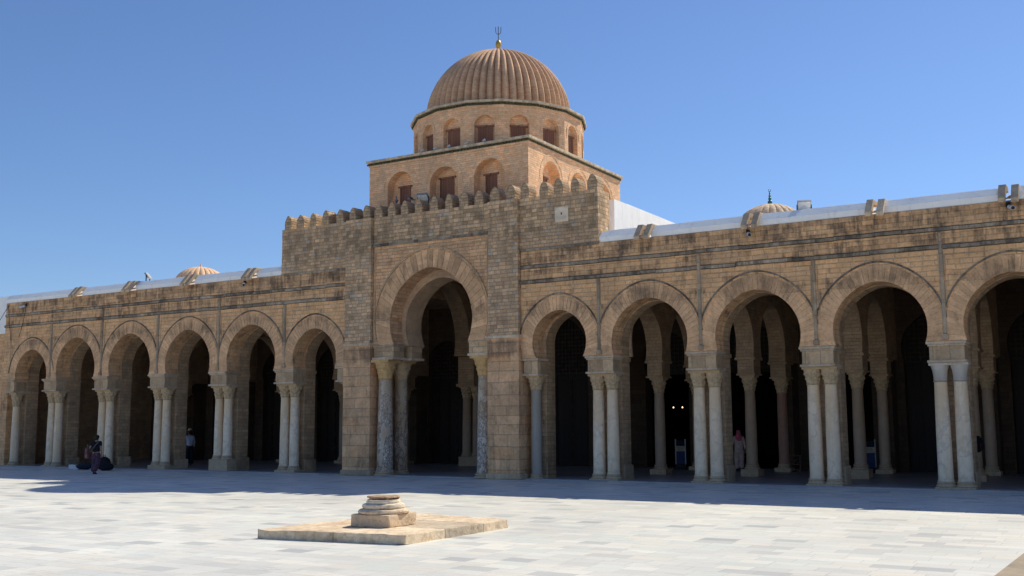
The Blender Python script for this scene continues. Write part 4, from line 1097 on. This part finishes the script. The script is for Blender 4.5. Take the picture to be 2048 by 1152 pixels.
V = [(Vector((.13, -.02, 1.36)), (.02, .012)), (Vector((.02, -.10, 1.20)), (.02, .012)), (Vector((-.12, -.10, 1.02)), (.02, .012)), (Vector((-.24, -.02, .88)), (.02, .012))]
skin_mesh('bag_strap', V, [(0, 1), (1, 2), (2, 3)], M['strap'], pw)
t = thing('shoulder_bag', 'rose and beige cloth bag held at the left side of the walking woman', 'bag', (-31.54 - .26, -2.96 - .13, .53), rotz=R_(28))
mb = MB().box(-.05, .05, -.16, .16, 0, .34); mb.build('body', M['rose'], t, loc=(0, 0, 0), bevel=.03, cuts=2, rough=(.02, 5), smooth=True)
MB().tube([(0, -.1, .33), (0, -.05, .47), (0, .05, .47), (0, .1, .33)], .014, 6).build('handle', M['strap'], t, loc=(0, 0, 0))
person('person in pink headscarf and beige tunic walking into the hall beside an inner column', (-11.86, 6.95, .035), R_(20), walk, M['beige'], M['beige'], h=1.62, scarf=M['pink'], sleeves='long', long_top=True, topname='tunic')
person('person in straw hat and pale blue shirt half hidden by the brick pier', (-33.35, 2.85, .035), R_(70), stand, M['blueshirt'], M['navy'], h=1.70, hat=M['straw'], sleeves='long')
pb = person('person in black clothes half hidden behind the rightmost column pair', (-4.06, 2.0, .035), R_(65), dict(stand, lean=.12), M['btop'], M['navy'], h=1.66, sleeves='long')
t = thing('backpack', 'black backpack on the back of the half hidden person at the right', 'backpack', (-4.06 + .15, 2.0 - .06, .86), rotz=R_(65))
MB().ball((0, -.06, .2), 1, 16, .21, .13, .12).build('body', M['btop'], t, loc=(0, 0, 0), smooth=True)
MB().box(-.08, .08, -.19, -.15, .08, .22).build('front_pocket', M['black'], t, loc=(0, 0, 0), bevel=.02, smooth=True)

# ================================================================== CAMERA, SKY, SUN
HF, PITCH, ROLL, YAW = 2112.944202826754, R_(7.2111189), R_(-.39021313), R_(31.05044625)
cam = bpy.data.cameras.new('camera'); co = bpy.data.objects.new('camera', cam); C.objects.link(co)
cam.sensor_width = 36; cam.lens = HF / 2048 * 36; cam.clip_start = .1; cam.clip_end = 4000
co.location = (0, -27.269780600685053 * S, 1.7 * S)
cy, sy, cp, spn = math.cos(YAW), math.sin(YAW), math.cos(PITCH), math.sin(PITCH)
F = Vector((-sy * cp, cy * cp, spn)); Rv = Vector((cy, sy, 0)); U = Rv.cross(F)
R2 = Rv * math.cos(ROLL) + U * math.sin(ROLL); U2 = U * math.cos(ROLL) - Rv * math.sin(ROLL)
co.rotation_euler = Matrix((R2, U2, -F)).transposed().to_euler()
scene.camera = co
SUN = Vector((.33, .89, 1.0)).normalized()
el = math.asin(SUN.z); az = math.atan2(SUN.x, SUN.y)
w = bpy.data.worlds.new('World'); scene.world = w; w.use_nodes = True
nt = w.node_tree; sky = nt.nodes.new('ShaderNodeTexSky'); sky.sky_type = 'NISHITA'; sky.sun_disc = False
sky.sun_elevation = el; sky.sun_rotation = az; sky.altitude = 60; sky.air_density = 1.0; sky.dust_density = 0.2; sky.ozone_density = 7.0
tint = nt.nodes.new('ShaderNodeMix'); tint.data_type = 'RGBA'; tint.blend_type = 'MULTIPLY'; tint.inputs[0].default_value = 1; tint.inputs[7].default_value = (.99, 1.0, 1.09, 1)
nt.links.new(sky.outputs[0], tint.inputs[6]); nt.links.new(tint.outputs[2], nt.nodes['Background'].inputs[0]); nt.nodes['Background'].inputs[1].default_value = .112
sl = bpy.data.lights.new('sun', 'SUN'); so = bpy.data.objects.new('sun', sl); C.objects.link(so)
sl.energy = 5.0; sl.angle = R_(.53); sl.color = (1.0, .93, .775)
so.rotation_euler = (-SUN).to_track_quat('-Z', 'Y').to_euler(); so.location = (0, 0, 60)
scene.view_settings.view_transform = 'Standard'; scene.view_settings.look = 'None'; scene.view_settings.exposure = 0; scene.view_settings.gamma = 1
scene.render.engine = 'CYCLES'; scene.cycles.max_bounces = 8; scene.cycles.diffuse_bounces = 5
